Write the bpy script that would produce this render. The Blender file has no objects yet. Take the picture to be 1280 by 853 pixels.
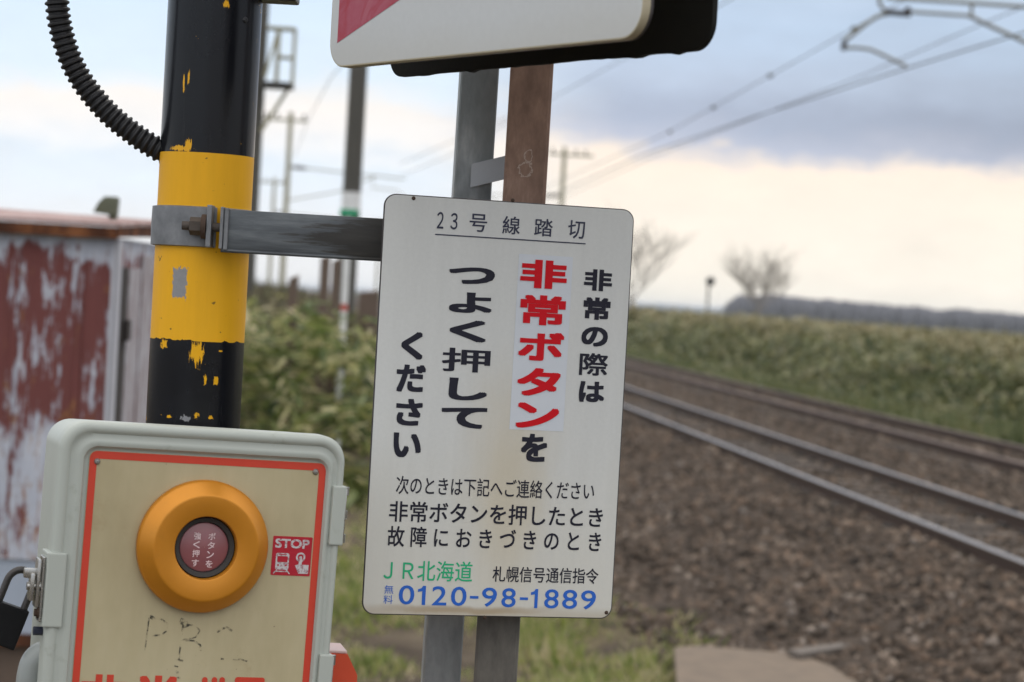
import bpy, math, random
import numpy as np
from mathutils import Matrix, Vector
random.seed(7); RNG = np.random.default_rng(11)
R = math.radians
SC = bpy.context.scene
COL = SC.collection

# ------------------------------------------------------------------ camera
FPX, CX, CY = 2863.0, 640.0, 426.5
cam = bpy.data.cameras.new('Camera'); CAM = bpy.data.objects.new('Camera', cam); COL.objects.link(CAM)
EYE = Vector((0, 0, 1.52))
CAMROT = Matrix.Rotation(R(90 - 1.02), 3, 'X') @ Matrix.Rotation(R(3.2), 3, 'Z')
CAM.matrix_world = Matrix.Translation(EYE) @ CAMROT.to_4x4()
cam.sensor_width = 36; cam.lens = 36 * FPX / 1280
cam.clip_start = .05; cam.clip_end = 9000
cam.dof.use_dof = True; cam.dof.focus_distance = 2.70; cam.dof.aperture_fstop = 7.2
cam.dof.aperture_blades = 7
SC.camera = CAM

# ------------------------------------------------------------------ sky
def lin(c):
    return tuple(((v / 255) / 12.92 if v / 255 <= .04045 else ((v / 255 + .055) / 1.055) ** 2.4) for v in c) + (1,)
SUN_EL, SUN_AZ = 54, 42             # azimuth clockwise from the view axis: ahead, to the right
world = bpy.data.worlds.new('World'); SC.world = world; world.use_nodes = True
wt = world.node_tree; wn = wt.nodes; wn.clear()
def wnode(t, **k):
    n = wn.new(t)
    for a, b in k.items(): setattr(n, a, b)
    return n
def wm(op, a, b=None, c=None):
    n = wnode('ShaderNodeMath', operation=op)
    for i, v in enumerate((a, b, c)):
        if v is None: continue
        if isinstance(v, (int, float)): n.inputs[i].default_value = v
        else: wt.links.new(v, n.inputs[i])
    return n.outputs[0]
def wsmooth(v, a, b):
    n = wnode('ShaderNodeMapRange', interpolation_type='SMOOTHSTEP')
    wt.links.new(v, n.inputs[0]); n.inputs[1].default_value = a; n.inputs[2].default_value = b
    return n.outputs[0]
tc = wnode('ShaderNodeTexCoord'); sp = wnode('ShaderNodeSeparateXYZ'); wt.links.new(tc.outputs['Generated'], sp.inputs[0])
az = wm('MULTIPLY', wm('ARCTAN2', sp.outputs[0], sp.outputs[1]), 57.2958)
el = wm('MULTIPLY', wm('ARCSINE', sp.outputs[2]), 57.2958)
def wnoise(sx, sy, off, detail=4, rough=.55):
    c = wnode('ShaderNodeCombineXYZ')
    wt.links.new(wm('MULTIPLY', az, sx), c.inputs[0]); wt.links.new(wm('MULTIPLY', el, sy), c.inputs[1]); c.inputs[2].default_value = off
    n = wnode('ShaderNodeTexNoise'); wt.links.new(c.outputs[0], n.inputs['Vector'])
    n.inputs['Scale'].default_value = 1; n.inputs['Detail'].default_value = detail; n.inputs['Roughness'].default_value = rough
    return wm('SUBTRACT', n.outputs[0], .5)
n1 = wnoise(.28, .7, 3.1); n2 = wnoise(.55, 1.5, 9.4, 6, .6); n3 = wnoise(.16, .5, 21.0)
elw = wm('ADD', el, wm('ADD', wm('MULTIPLY', n1, 1.6), wm('MULTIPLY', n2, 1.0)))
def wramp(fac, stops):
    n = wnode('ShaderNodeValToRGB'); e = n.color_ramp.elements
    for i, (p, c) in enumerate(stops):
        x = e[i] if i < 2 else e.new(p / 20)
        x.position = p / 20; x.color = lin(c)
    wt.links.new(wm('DIVIDE', fac, 20.0), n.inputs[0])
    return n.outputs[0]
left = wramp(elw, [(0, (240, 240, 240)), (1.6, (234, 238, 243)), (3.0, (226, 236, 246)), (3.7, (246, 244, 243)), (4.5, (247, 242, 237)),
                   (5.2, (222, 236, 249)), (7.0, (213, 231, 250)), (11, (206, 220, 238)), (20, (240, 240, 240))])
right = wramp(elw, [(0, (247, 241, 228)), (2.0, (251, 241, 227)), (3.75, (251, 236, 220)), (4.2, (190, 196, 213)), (4.7, (175, 185, 205)),
                    (5.8, (187, 200, 220)), (7.2, (188, 206, 228)), (11, (200, 213, 232)), (20, (240, 240, 240))])
azw = wm('ADD', az, wm('MULTIPLY', n3, 5.0))
mixlr = wnode('ShaderNodeMix', data_type='RGBA'); wt.links.new(wsmooth(azw, -3.0, 2.6), mixlr.inputs[0])
wt.links.new(left, mixlr.inputs[6]); wt.links.new(right, mixlr.inputs[7])
# the thick cloud bank darkens towards the right of the view
dk = wm('MULTIPLY', wm('MULTIPLY', wsmooth(azw, 3.0, 13.0), wsmooth(elw, 3.7, 4.5)), wm('SUBTRACT', 1.0, wsmooth(el, 5.0, 9.0)))
val = wm('ADD', wm('SUBTRACT', 1.0, wm('MULTIPLY', dk, .18)), wm('ADD', wm('MULTIPLY', n2, .16), wm('MULTIPLY', n1, .12)))
# overcast brighter overhead, with extra brightness added behind the camera for the near faces
rear = wm('MULTIPLY', wm('ADD', 1.0, wm('MULTIPLY', wsmooth(el, 14.0, 45.0), .45)), wm('SUBTRACT', 1.0, wm('MULTIPLY', wsmooth(wm('ABSOLUTE', az), 50.0, 130.0), -.26)))
mul = wnode('ShaderNodeVectorMath', operation='SCALE'); wt.links.new(mixlr.outputs[2], mul.inputs[0]); wt.links.new(wm('MULTIPLY', val, rear), mul.inputs[3])
bgc = wnode('ShaderNodeBackground'); wt.links.new(mul.outputs[0], bgc.inputs[0]); bgc.inputs[1].default_value = 1.12
sky = wnode('ShaderNodeTexSky', sky_type='NISHITA'); sky.sun_disc = False
sky.sun_elevation = R(SUN_EL); sky.sun_rotation = R(SUN_AZ)
bgs = wnode('ShaderNodeBackground'); wt.links.new(sky.outputs[0], bgs.inputs[0]); bgs.inputs[1].default_value = .10
mx = wnode('ShaderNodeMixShader'); mx.inputs[0].default_value = .97
wt.links.new(bgs.outputs[0], mx.inputs[1]); wt.links.new(bgc.outputs[0], mx.inputs[2])
wo = wnode('ShaderNodeOutputWorld'); wt.links.new(mx.outputs[0], wo.inputs[0])

sun = bpy.data.lights.new('Sun', 'SUN'); SUN = bpy.data.objects.new('Sun', sun); COL.objects.link(SUN)
sun.energy = .9; sun.angle = R(14); sun.color = (1, .95, .87)
sd = Vector((math.sin(R(SUN_AZ)) * math.cos(R(SUN_EL)), math.cos(R(SUN_AZ)) * math.cos(R(SUN_EL)), math.sin(R(SUN_EL))))
SUN.rotation_euler = sd.to_track_quat('Z', 'Y').to_euler()
SC.view_settings.view_transform = 'Standard'; SC.view_settings.look = 'None'
SC.view_settings.exposure = 0; SC.view_settings.gamma = 1; SC.view_settings.use_curve_mapping = False
SC.cycles.max_bounces = 6; SC.cycles.use_denoising = True

# ------------------------------------------------------------------ frames
def ray(px, py):
    return CAMROT @ Vector(((px - CX) / FPX, -(py - CY) / FPX, -1))
def P(px, py, d):                       # the world point seen at a photo pixel, d metres along the view axis
    return EYE + ray(px, py) * d
def frame(c, yaw=0, tilt=0):            # x right, z up, front faces -y
    return Matrix.Translation(c) @ (Matrix.Rotation(R(yaw), 4, 'Z') @ Matrix.Rotation(R(tilt), 4, 'Y'))
def onplane(M, px, py, y=0):            # local x, z where the sight line meets the frame's plane
    I = M.inverted(); o = I @ EYE; d = I.to_3x3() @ ray(px, py)
    t = (y - o.y) / d.y
    return o.x + d.x * t, o.z + d.z * t
TA = 4.6
TRK = Matrix.Rotation(R(TA), 4, 'Z')    # track frame: x across, y along
def T(p, s, z=0): return TRK @ Vector((p, s, z))

# ------------------------------------------------------------------ materials
class N:
    def __init__(s, name):
        s.m = bpy.data.materials.new(name); s.m.use_nodes = True; s.t = s.m.node_tree; s.n = s.t.nodes
        s.b = s.n['Principled BSDF']; s.out = s.n['Material Output']
        s.tc = s.n.new('ShaderNodeTexCoord').outputs['Object']
        q = s.n.new('ShaderNodeSeparateXYZ'); s.t.links.new(s.tc, q.inputs[0]); s.x, s.y, s.z = q.outputs
    def put(s, v, sock):
        if hasattr(v, 'links') or isinstance(v, bpy.types.NodeSocket): s.t.links.new(v, sock)
        else: sock.default_value = v
    def math(s, op, a, b=None, clamp=False):
        n = s.n.new('ShaderNodeMath'); n.operation = op; n.use_clamp = clamp; s.put(a, n.inputs[0])
        if b is not None: s.put(b, n.inputs[1])
        return n.outputs[0]
    def noise(s, scale, detail=4, rough=.6, stretch=(1, 1, 1), off=(0, 0, 0), dist=0):
        mp = s.n.new('ShaderNodeMapping'); s.t.links.new(s.tc, mp.inputs[0]); mp.inputs['Scale'].default_value = stretch; mp.inputs['Location'].default_value = off
        n = s.n.new('ShaderNodeTexNoise'); s.t.links.new(mp.outputs[0], n.inputs['Vector'])
        n.inputs['Scale'].default_value = scale; n.inputs['Detail'].default_value = detail; n.inputs['Roughness'].default_value = rough; n.inputs['Distortion'].default_value = dist
        return n.outputs[0]
    def step(s, v, a, b):
        n = s.n.new('ShaderNodeMapRange'); n.interpolation_type = 'SMOOTHSTEP'; s.put(v, n.inputs[0]); n.inputs[1].default_value = a; n.inputs[2].default_value = b
        return n.outputs[0]
    def mix(s, f, a, b):
        n = s.n.new('ShaderNodeMix'); n.data_type = 'RGBA'; s.put(f, n.inputs[0])
        for v, i in ((a, 6), (b, 7)): s.put(v if not isinstance(v, tuple) else (v + (1,))[:4], n.inputs[i])
        return n.outputs[2]
    def vary(s, col, f, amt):           # brightness variation
        n = s.n.new('ShaderNodeHueSaturation'); s.put(col if not isinstance(col, tuple) else (col + (1,))[:4], n.inputs['Color'])
        s.put(s.math('ADD', s.math('MULTIPLY', s.math('SUBTRACT', f, .5), amt * 2), 1.0), n.inputs['Value'])
        return n.outputs[0]
    def ramp(s, f, stops):
        n = s.n.new('ShaderNodeValToRGB'); e = n.color_ramp.elements
        for i, (p, c) in enumerate(stops):
            x = e[i] if i < 2 else e.new(p)
            x.position = p; x.color = (c + (1,))[:4]
        s.put(f, n.inputs[0]); return n.outputs[0]
    def island(s):
        return s.n.new('ShaderNodeNewGeometry').outputs['Random Per Island']
    def spot(s, u, v, cu, cv, ru, rv, warp, amp=4.2, p=2):    # 1 inside a ragged ellipse
        du = s.math('DIVIDE', s.math('SUBTRACT', u, cu), ru); dv = s.math('DIVIDE', s.math('SUBTRACT', v, cv), rv)
        d = s.math('MAXIMUM', s.math('ABSOLUTE', du), s.math('ABSOLUTE', dv)) if p > 2 else s.math('SQRT', s.math('ADD', s.math('MULTIPLY', du, du), s.math('MULTIPLY', dv, dv)))
        d = s.math('ADD', d, s.math('MULTIPLY', s.math('SUBTRACT', warp, .5), amp))
        return s.math('LESS_THAN', d, 1.0)
    def bump(s, h, strength, dist=.002):
        n = s.n.new('ShaderNodeBump'); n.inputs['Strength'].default_value = strength; n.inputs['Distance'].default_value = dist
        s.put(h, n.inputs['Height']); s.t.links.new(n.outputs[0], s.b.inputs['Normal'])
    def done(s, col, rough=.5, metal=0, spec=.5):
        s.put(col if not isinstance(col, tuple) else (col + (1,))[:4], s.b.inputs['Base Color'])
        s.put(rough, s.b.inputs['Roughness']); s.put(metal, s.b.inputs['Metallic']); s.b.inputs['Specular IOR Level'].default_value = spec
        return s.m
def simple(name, col, rough=.5, metal=0, var=.12, scale=30, bump=.15, spec=.5):
    m = N(name); f = m.noise(scale, 5)
    if bump: m.bump(m.noise(scale * 6, 3), bump, .001)
    return m.done(m.vary(col, f, var), m.math('ADD', m.math('MULTIPLY', f, .2), rough - .1), metal, spec)

# ------------------------------------------------------------------ mesh helpers
class MB:
    def __init__(s): s.v = []; s.f = []; s.mi = []; s.sm = []
    def add(s, vs, fs, mi=0, smooth=False, M=None):
        o = len(s.v); s.v += [tuple(M @ Vector(v)) if M else tuple(v) for v in vs]
        for f in fs: s.f.append(tuple(i + o for i in f)); s.mi.append(mi); s.sm.append(smooth)
    def box(s, lo, hi, mi=0, M=None, bev=0):
        (a, b, c), (d, e, f) = lo, hi
        if not bev:
            s.add([(a, b, c), (d, b, c), (d, e, c), (a, e, c), (a, b, f), (d, b, f), (d, e, f), (a, e, f)],
                  [(3, 2, 1, 0), (4, 5, 6, 7), (0, 1, 5, 4), (1, 2, 6, 5), (2, 3, 7, 6), (3, 0, 4, 7)], mi, False, M)
        else:
            t = bpy.data.meshes.new('t'); import bmesh
            bm = bmesh.new(); bmesh.ops.create_cube(bm, size=1)
            for v in bm.verts: v.co = Vector(((a + d) / 2 + v.co.x * (d - a), (b + e) / 2 + v.co.y * (e - b), (c + f) / 2 + v.co.z * (f - c)))
            bmesh.ops.bevel(bm, geom=bm.edges[:], offset=bev, segments=2, affect='EDGES', profile=.6)
            bm.verts.index_update()
            s.add([v.co[:] for v in bm.verts], [[v.index for v in q.verts] for q in bm.faces], mi, False, M); bm.free(); bpy.data.meshes.remove(t)
    def loops(s, rings, mi=0, smooth=False, cap0=True, cap1=True, M=None):      # closed rings of equal length
        n = len(rings[0]); vs = [p for r in rings for p in r]; fs = []
        for k in range(len(rings) - 1):
            for i in range(n):
                j = (i + 1) % n; fs.append((k * n + i, k * n + j, (k + 1) * n + j, (k + 1) * n + i))
        s.add(vs, fs, mi, smooth, M)
        o = len(s.v) - len(vs)
        if cap0: s.f.append(tuple(o + i for i in reversed(range(n)))); s.mi.append(mi); s.sm.append(False)
        if cap1: s.f.append(tuple(o + (len(rings) - 1) * n + i for i in range(n))); s.mi.append(mi); s.sm.append(False)
    def tube(s, pts, rad, n=12, mi=0, smooth=True, cap=True, M=None):
        pts = [Vector(p) for p in pts]; rad = rad if hasattr(rad, '__len__') else [rad] * len(pts); rings = []
        ref = None
        for i, p in enumerate(pts):
            t = (pts[min(i + 1, len(pts) - 1)] - pts[max(i - 1, 0)]).normalized()
            if ref is None: ref = Vector((0, 0, 1)) if abs(t.z) < .9 else Vector((1, 0, 0))
            u = (ref - t * ref.dot(t)).normalized(); w = t.cross(u); ref = u
            rings.append([p + (u * math.cos(2 * math.pi * k / n) + w * math.sin(2 * math.pi * k / n)) * rad[i] for k in range(n)])
        s.loops(rings, mi, smooth, cap, cap, M)
    def lathe(s, prof, n=64, mi=0, M=None, smooth=True, mis=None):      # (r, y) turned about y, front is -y
        vs = []; 
        for r, y in prof:
            for k in range(n): a = 2 * math.pi * k / n; vs.append((r * math.cos(a), y, r * math.sin(a)))
        for q in range(len(prof) - 1):
            fs = [(q * n + k, q * n + (k + 1) % n, (q + 1) * n + (k + 1) % n, (q + 1) * n + k) for k in range(n)]
            if q == 0: s.add(vs, fs, mis[0] if mis else mi, smooth, M); o = len(s.v) - len(vs)
            else:
                for f in fs: s.f.append(tuple(o + i for i in f)); s.mi.append(mis[q] if mis else mi); s.sm.append(smooth)
    def build(s, name, mats, parent=None, M=None):
        me = bpy.data.meshes.new(name); me.from_pydata(s.v, [], s.f)
        for m in (mats if isinstance(mats, (list, tuple)) else [mats]): me.materials.append(m)
        me.polygons.foreach_set('material_index', s.mi); me.polygons.foreach_set('use_smooth', s.sm)
        me.update()
        import bmesh
        bm = bmesh.new(); bm.from_mesh(me); bmesh.ops.recalc_face_normals(bm, faces=bm.faces); bm.to_mesh(me); bm.free()
        if any(s.sm): me.set_sharp_from_angle(angle=R(38))
        o = bpy.data.objects.new(name, me); COL.objects.link(o)
        if parent: o.parent = parent
        if M is not None: o.matrix_world = M
        return o
def empty(name, M):
    o = bpy.data.objects.new(name, None); COL.objects.link(o); o.empty_display_size = .05; o.matrix_world = M; return o
def tag(o, label, cat, group=None, kind=None):
    if label: o['label'] = label
    if cat: o['category'] = cat
    if group: o['group'] = group
    if kind: o['kind'] = kind
    return o
def rrect(x0, x1, z0, z1, r, y, n=8):
    out = []
    for cx, cz, a0 in ((x1 - r, z1 - r, 0), (x0 + r, z1 - r, 90), (x0 + r, z0 + r, 180), (x1 - r, z0 + r, 270)):
        for k in range(n + 1): a = R(a0 + 90 * k / n); out.append((cx + r * math.cos(a), y, cz + r * math.sin(a)))
    return out
def glyph(text, off=0):                 # outline mesh of some characters in the built-in font
    c = bpy.data.curves.new('t', 'FONT'); c.body = text; c.size = 1; c.offset = off; c.resolution_u = 4
    o = bpy.data.objects.new('t', c); COL.objects.link(o)
    dg = bpy.context.evaluated_depsgraph_get(); m = bpy.data.meshes.new_from_object(o.evaluated_get(dg))
    vs = [v.co[:2] for v in m.vertices]; fs = [tuple(p.vertices) for p in m.polygons]
    bpy.data.objects.remove(o); bpy.data.curves.remove(c); bpy.data.meshes.remove(m)
    return vs, fs
def put_text(mb, text, x0, x1, z0, z1, y, mi=0, off=0, shear=0):      # fit the glyphs' box to a box on the face
    vs, fs = glyph(text, 0)
    ax, bx = min(v[0] for v in vs), max(v[0] for v in vs); ay, by = min(v[1] for v in vs), max(v[1] for v in vs)
    ax, bx, ay, by = ax - off, bx + off, ay - off, by + off
    for k in range(9 if off else 1):      # heavier weights: the outline laid down again round a small circle, each film a hair further out
        dx, dy = [(off * a, off * b) for a in (-1, 0, 1) for b in (-1, 0, 1)][k] if k or off else (0, 0)
        mb.add([(x0 + (v[0] + dx - ax) / (bx - ax) * (x1 - x0), y - k * 6e-6, z0 + (v[1] + dy - ay) / (by - ay) * (z1 - z0)) for v in vs], fs, mi)
def px_text(mb, M, text, bx, y, mi=0, off=0, tilt=.056):       # bx: the glyphs' box in the photo
    x0, y0, x1, y1 = bx; W, H = x1 - x0, y1 - y0
    W, H = (W - tilt * H), (H - tilt * W) if len(text) < 2 else H
    cx, cy = (x0 + x1) / 2, (y0 + y1) / 2
    c = onplane(M, cx, cy, y); a = onplane(M, cx - W / 2, cy, y); b = onplane(M, cx + W / 2, cy, y)
    t = onplane(M, cx, cy - H / 2, y); d = onplane(M, cx, cy + H / 2, y)
    w, h = abs(b[0] - a[0]), abs(t[1] - d[1])
    put_text(mb, text, c[0] - w / 2, c[0] + w / 2, c[1] - h / 2, c[1] + h / 2, y, mi, off)
def px_line(mb, M, text, pl, pr, h, y, mi=0, off=0):           # a line from its left middle to its right middle, h tall
    a = onplane(M, *pl, y); b = onplane(M, *pr, y); t = onplane(M, pl[0], pl[1] - h / 2, y); d = onplane(M, pl[0], pl[1] + h / 2, y)
    hh = t[1] - d[1]; zc = (a[1] + b[1]) / 2
    put_text(mb, text, a[0], b[0], zc - hh / 2, zc + hh / 2, y, mi, off)
# ------------------------------------------------------------------ setting: terrain
PR = [(-6000, -.5), (-60, -.5), (-8, -.47), (1.6, -.45), (2.15, -.41), (2.9, -.29), (3.7, -.13), (4.2, -.095), (4.62, -.10), (4.9, -.135), (5.45, -.135), (5.75, -.10), (6.1, -.10), (6.8, -.19), (7.4, -.15), (7.9, -.11), (9.1, -.11),
      (9.6, -.15), (10.1, -.24), (10.7, -.42), (11.3, -.38), (12.0, -.15), (12.9, .22), (14.0, .45), (30, .45), (70, -.1), (400, -.5), (6000, -.5)]
PX, PZ = [a for a, b in PR], [b for a, b in PR]
def gz(p): return float(np.interp(p, PX, PZ))
def gz_s(p, s):
    w = .03 * math.sin(p * 2.1 + s * .7) + .025 * math.sin(s * 1.9 - p) + .02 * math.sin(p * 4.3 + s * 3.1)
    return gz(p) + w * (1 if p < 2.4 or p > 10.4 else .35)
ps = sorted(set([-6000, -2500, -900, -400, -200, -100, -60, -40] + list(np.arange(-28, -6, 1.0)) + list(np.arange(-6, 16, .3)) + list(np.arange(16, 70, 3)) + [80, 110, 160, 240, 400, 900, 2500, 6000]))
ss = list(np.arange(-20, 6, 2.0)) + list(np.arange(6, 60, .4)) + list(np.arange(60, 140, 2)) + [145, 160, 190, 240, 320, 450, 650, 1000, 1600, 2600, 4200, 7000]
ss = [-6000, -1500, -400, -120, -50] + ss
vs = [(p, s, gz_s(p, s)) for s in ss for p in ps]; n = len(ps)
fs = [(i * n + j, i * n + j + 1, (i + 1) * n + j + 1, (i + 1) * n + j) for i in range(len(ss) - 1) for j in range(n - 1)]
g = MB(); g.add(vs, fs, 0, True)
m = N('ground_soil')
p0 = m.math('ADD', m.x, m.math('MULTIPLY', m.math('SUBTRACT', m.noise(.9, 4), .5), 1.1))
bal = m.math('MULTIPLY', m.step(p0, 1.9, 2.3), m.math('SUBTRACT', 1.0, m.step(p0, 9.9, 10.5)))
soil = m.ramp(m.noise(2.2, 6, .65), [(.3, (.05, .037, .027)), (.5, (.095, .072, .052)), (.7, (.17, .135, .095))])
soil = m.mix(m.step(m.noise(1.4, 5, .65, off=(5, 2, 0)), .45, .6), soil, m.ramp(m.noise(9, 5, .7), [(.3, (.07, .058, .032)), (.7, (.24, .19, .115))]))
bl = m.ramp(m.noise(16, 6, .75), [(.3, (.03, .022, .016)), (.5, (.078, .057, .043)), (.7, (.135, .104, .082))])
bl = m.vary(bl, m.noise(.8, 3), .35)
fld = m.ramp(m.noise(.5, 6, .6, stretch=(1, .6, 1)), [(.3, (.05, .055, .02)), (.5, (.11, .105, .05)), (.7, (.2, .16, .09))])
fld = m.mix(m.step(m.x, 11.4, 12.6), (.05, .065, .02), fld)
c = m.mix(bal, m.mix(m.step(m.x, 9.9, 10.6), soil, fld), bl)
m.bump(m.noise(20, 5, .7), 1.0, .06)
MGROUND = m.done(c, .95, 0, .2)
GR = g.build('ground', MGROUND, None, TRK); GR['kind'] = 'structure'

# fast mesh of many small pieces
def swarm(name, V, tri, mat, M=None, smooth=False):
    N_, k, _ = V.shape; T_ = [np.array(t) for t in tri]
    me = bpy.data.meshes.new(name); me.vertices.add(N_ * k); me.vertices.foreach_set('co', V.reshape(-1).astype(np.float32))
    per = np.concatenate(T_); lens = np.array([len(t) for t in T_])
    li = (per[None, :] + (np.arange(N_) * k)[:, None]).reshape(-1)
    me.loops.add(len(li)); me.loops.foreach_set('vertex_index', li.astype(np.int32))
    L = np.tile(lens, N_); st = np.concatenate([[0], np.cumsum(L)[:-1]])
    me.polygons.add(len(L)); me.polygons.foreach_set('loop_start', st.astype(np.int32)); me.polygons.foreach_set('loop_total', L.astype(np.int32))
    if smooth: me.polygons.foreach_set('use_smooth', np.ones(len(L), bool))
    me.materials.append(mat); me.update(calc_edges=True); me.validate()
    o = bpy.data.objects.new(name, me); COL.objects.link(o)
    if M is not None: o.matrix_world = M
    return o
def nrm(a): return a / np.linalg.norm(a, axis=-1, keepdims=True)
def leaf_verts(base, length, width, azi, ele, droop):
    n_ = len(base); d = np.stack([np.cos(azi) * np.cos(ele), np.sin(azi) * np.cos(ele), np.sin(ele)], 1)
    s = np.stack([-np.sin(azi), np.cos(azi), RNG.normal(0, .5, n_)], 1); s = nrm(s)
    L = length[:, None]; W = width[:, None] * .5; dz = np.zeros((n_, 3)); dz[:, 2] = -droop * length
    a = base; b = base + d * L * .33 + dz * .12; c = base + d * L * .68 + dz * .45; e = base + d * L + dz
    return np.stack([a, b + s * W, b - s * W, c + s * W * .85, c - s * W * .85, e], 1)
LEAFT = [(0, 2, 1), (1, 2, 4, 3), (3, 4, 5)]
def leaf_mat(name, stops, trans=.25, patch=.7, isl=.75, amp=.5, dry=0):
    m = N(name); f = m.math('ADD', m.math('MULTIPLY', m.island(), isl), m.math('MULTIPLY', m.math('SUBTRACT', m.noise(patch, 4, .7), .5), amp)); f = m.math('ADD', f, .5 - isl / 2)
    c = m.ramp(f, stops)
    if dry: c = m.mix(m.math('MULTIPLY', m.step(m.math('ADD', m.z, m.math('MULTIPLY', m.math('SUBTRACT', m.noise(.35, 5, .65), .5), 2.2)), .95, 1.25), .52), c, m.ramp(m.island(), [(0, (.13, .11, .05)), (1, (.42, .33, .19))]))
    m.done(c, .5, 0, .35)
    tr = m.n.new('ShaderNodeBsdfTranslucent'); m.t.links.new(c, tr.inputs[0])
    mx_ = m.n.new('ShaderNodeMixShader'); mx_.inputs[0].default_value = trans
    m.t.links.new(m.b.outputs[0], mx_.inputs[1]); m.t.links.new(tr.outputs[0], mx_.inputs[2]); m.t.links.new(mx_.outputs[0], m.out.inputs[0])
    return m.m

def vnoise(x, y, seed):               # smooth value noise on a random lattice
    L_ = np.random.default_rng(seed).random((256, 256)); xi, yi = np.floor(x).astype(int), np.floor(y).astype(int); fx, fy = x - xi, y - yi
    fx, fy = fx * fx * (3 - 2 * fx), fy * fy * (3 - 2 * fy); g_ = lambda a, b_: L_[a % 256, b_ % 256]
    return (g_(xi, yi) * (1 - fx) + g_(xi + 1, yi) * fx) * (1 - fy) + (g_(xi, yi + 1) * (1 - fx) + g_(xi + 1, yi + 1) * fx) * fy
# ballast stones
def stones(name, p, s, size, lift, mat):
    n_ = len(p); z = np.array([gz_s(a, b) for a, b in zip(p, s)]) + lift
    base = np.array([(1, 0, 0), (-1, 0, 0), (0, 1, 0), (0, -1, 0), (0, 0, .75), (0, 0, -.75)], float)
    V = base[None] * size[:, None, None] * RNG.uniform(.6, 1.15, (n_, 6, 1)) + RNG.normal(0, .22, (n_, 6, 3)) * size[:, None, None]
    a = RNG.uniform(0, 6.28, n_); ca, sa = np.cos(a), np.sin(a)
    x = V[..., 0] * ca[:, None] - V[..., 1] * sa[:, None]; y = V[..., 0] * sa[:, None] + V[..., 1] * ca[:, None]
    V = np.stack([x, y, V[..., 2]], -1) + np.stack([p, s, z], 1)[:, None, :]
    return swarm(name, V, [(0, 2, 4), (2, 1, 4), (1, 3, 4), (3, 0, 4), (2, 0, 5), (1, 2, 5), (3, 1, 5), (0, 3, 5)], mat, TRK)
m = N('ballast_stone'); f = m.island()
c = m.ramp(f, [(0, (.022, .016, .012)), (.35, (.058, .043, .032)), (.6, (.092, .068, .051)), (.8, (.13, .089, .063)), (.96, (.18, .142, .112)), (1, (.20, .17, .15))])
c = m.vary(m.vary(c, m.noise(.7, 3), .45), m.noise(5.5, 4, .7), 1.1); MST = m.done(c, .9, 0, .25)
SLZ = -.30; SLP = [(843, 809), (872, 807), (1003, 818), (1042, 834), (1078, 857), (1140, 900), (850, 900)]
def Gt(px, py, z):
    r = ray(px, py); q = TRK.inverted() @ (EYE + r * ((z - EYE.z) / r.z)); return q.x, q.y
def inside(p, s, poly):
    w = np.zeros(len(p), bool); j = len(poly) - 1
    for i in range(len(poly)):
        (xi, yi), (xj, yj) = poly[i], poly[j]; w ^= ((yi > s) != (yj > s)) & (p < (xj - xi) * (s - yi) / (yj - yi + 1e-12) + xi); j = i
    return w
SLW = [Gt(*q, SLZ) for q in SLP]; TRW = [Gt(*q, -.265) for q in ((985, 812), (1120, 795), (1127, 798), (1000, 817))]
n_ = 90000; s_ = 9 + 55 * RNG.random(n_) ** 1.8; p_ = RNG.uniform(1.9, 10.1, n_)
keep = ~((np.abs(np.abs(p_ - 5.17) - .555) < .085) | (np.abs(np.abs(p_ - 8.47) - .555) < .085) | inside(p_, s_, SLW) | inside(p_, s_, TRW)); p_, s_ = p_[keep], s_[keep]
tag(stones('ballast', p_, s_, RNG.uniform(.016, .036, len(p_)) * (1 + 1.1 * (RNG.random(len(p_)) < .3) * RNG.random(len(p_))), .0, MST), 'brown crushed stone ballast under and beside the rails', 'ballast', kind='stuff')

# rails and sleepers
MRAILS = simple('rail_side_rust', (.075, .047, .035), .8, .2, .3, 12)
m = N('rail_head_polished'); MRAILH = m.done(m.vary((.25, .225, .21), m.noise(3, 4, .6, stretch=(4, .15, 1)), .25), .3, .85)
m = N('rail_head_rusted'); MRAILR = m.done(m.vary((.17, .12, .10), m.noise(3, 4, .6, stretch=(4, .15, 1)), .35), .5, .5)
def rail(p, head):
    prof = [(-.062, -.15), (.062, -.15), (.062, -.138), (.009, -.122), (.009, -.042), (.032, -.034), (.0325, -.006), (.026, 0), (-.026, 0), (-.0325, -.006), (-.032, -.034), (-.009, -.042), (-.009, -.122), (-.062, -.138)]
    b = MB(); S = [-15] + list(np.arange(0, 200, 10)) + [300, 500, 900]
    b.loops([[(x, s, z) for x, z in prof] for s in S], 0)
    k = len(prof)
    for i in range(len(b.f)):
        if len(b.f[i]) == 4 and len([v for v in b.f[i] if b.v[v][2] > -.01]) == 4: b.mi[i] = 1
    return b.build('rail', [MRAILS, head], None, TRK @ Matrix.Translation((p, 0, 0)))
TK1, TK2 = 5.17, 8.47
tag(rail(TK1 - .555, MRAILH), 'shiny rail of the near track, edge on the gravel slope', 'rail', 'railway rails')
tag(rail(TK1 + .555, MRAILH), 'shiny rail of the near track, on its field side', 'rail', 'railway rails')
tag(rail(TK2 - .555, MRAILR), 'dull brown rail of the far track, on its near side', 'rail', 'railway rails')
tag(rail(TK2 + .555, MRAILR), 'dull brown rail of the far track, beside the green verge', 'rail', 'railway rails')
MCLIP = simple('rail_clip_iron', (.02, .016, .014), .8, .2, .3, 12, .2)
MSLP = simple('sleeper_concrete', (.075, .06, .05), .9, 0, .3, 6, .4)
proto = None
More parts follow.
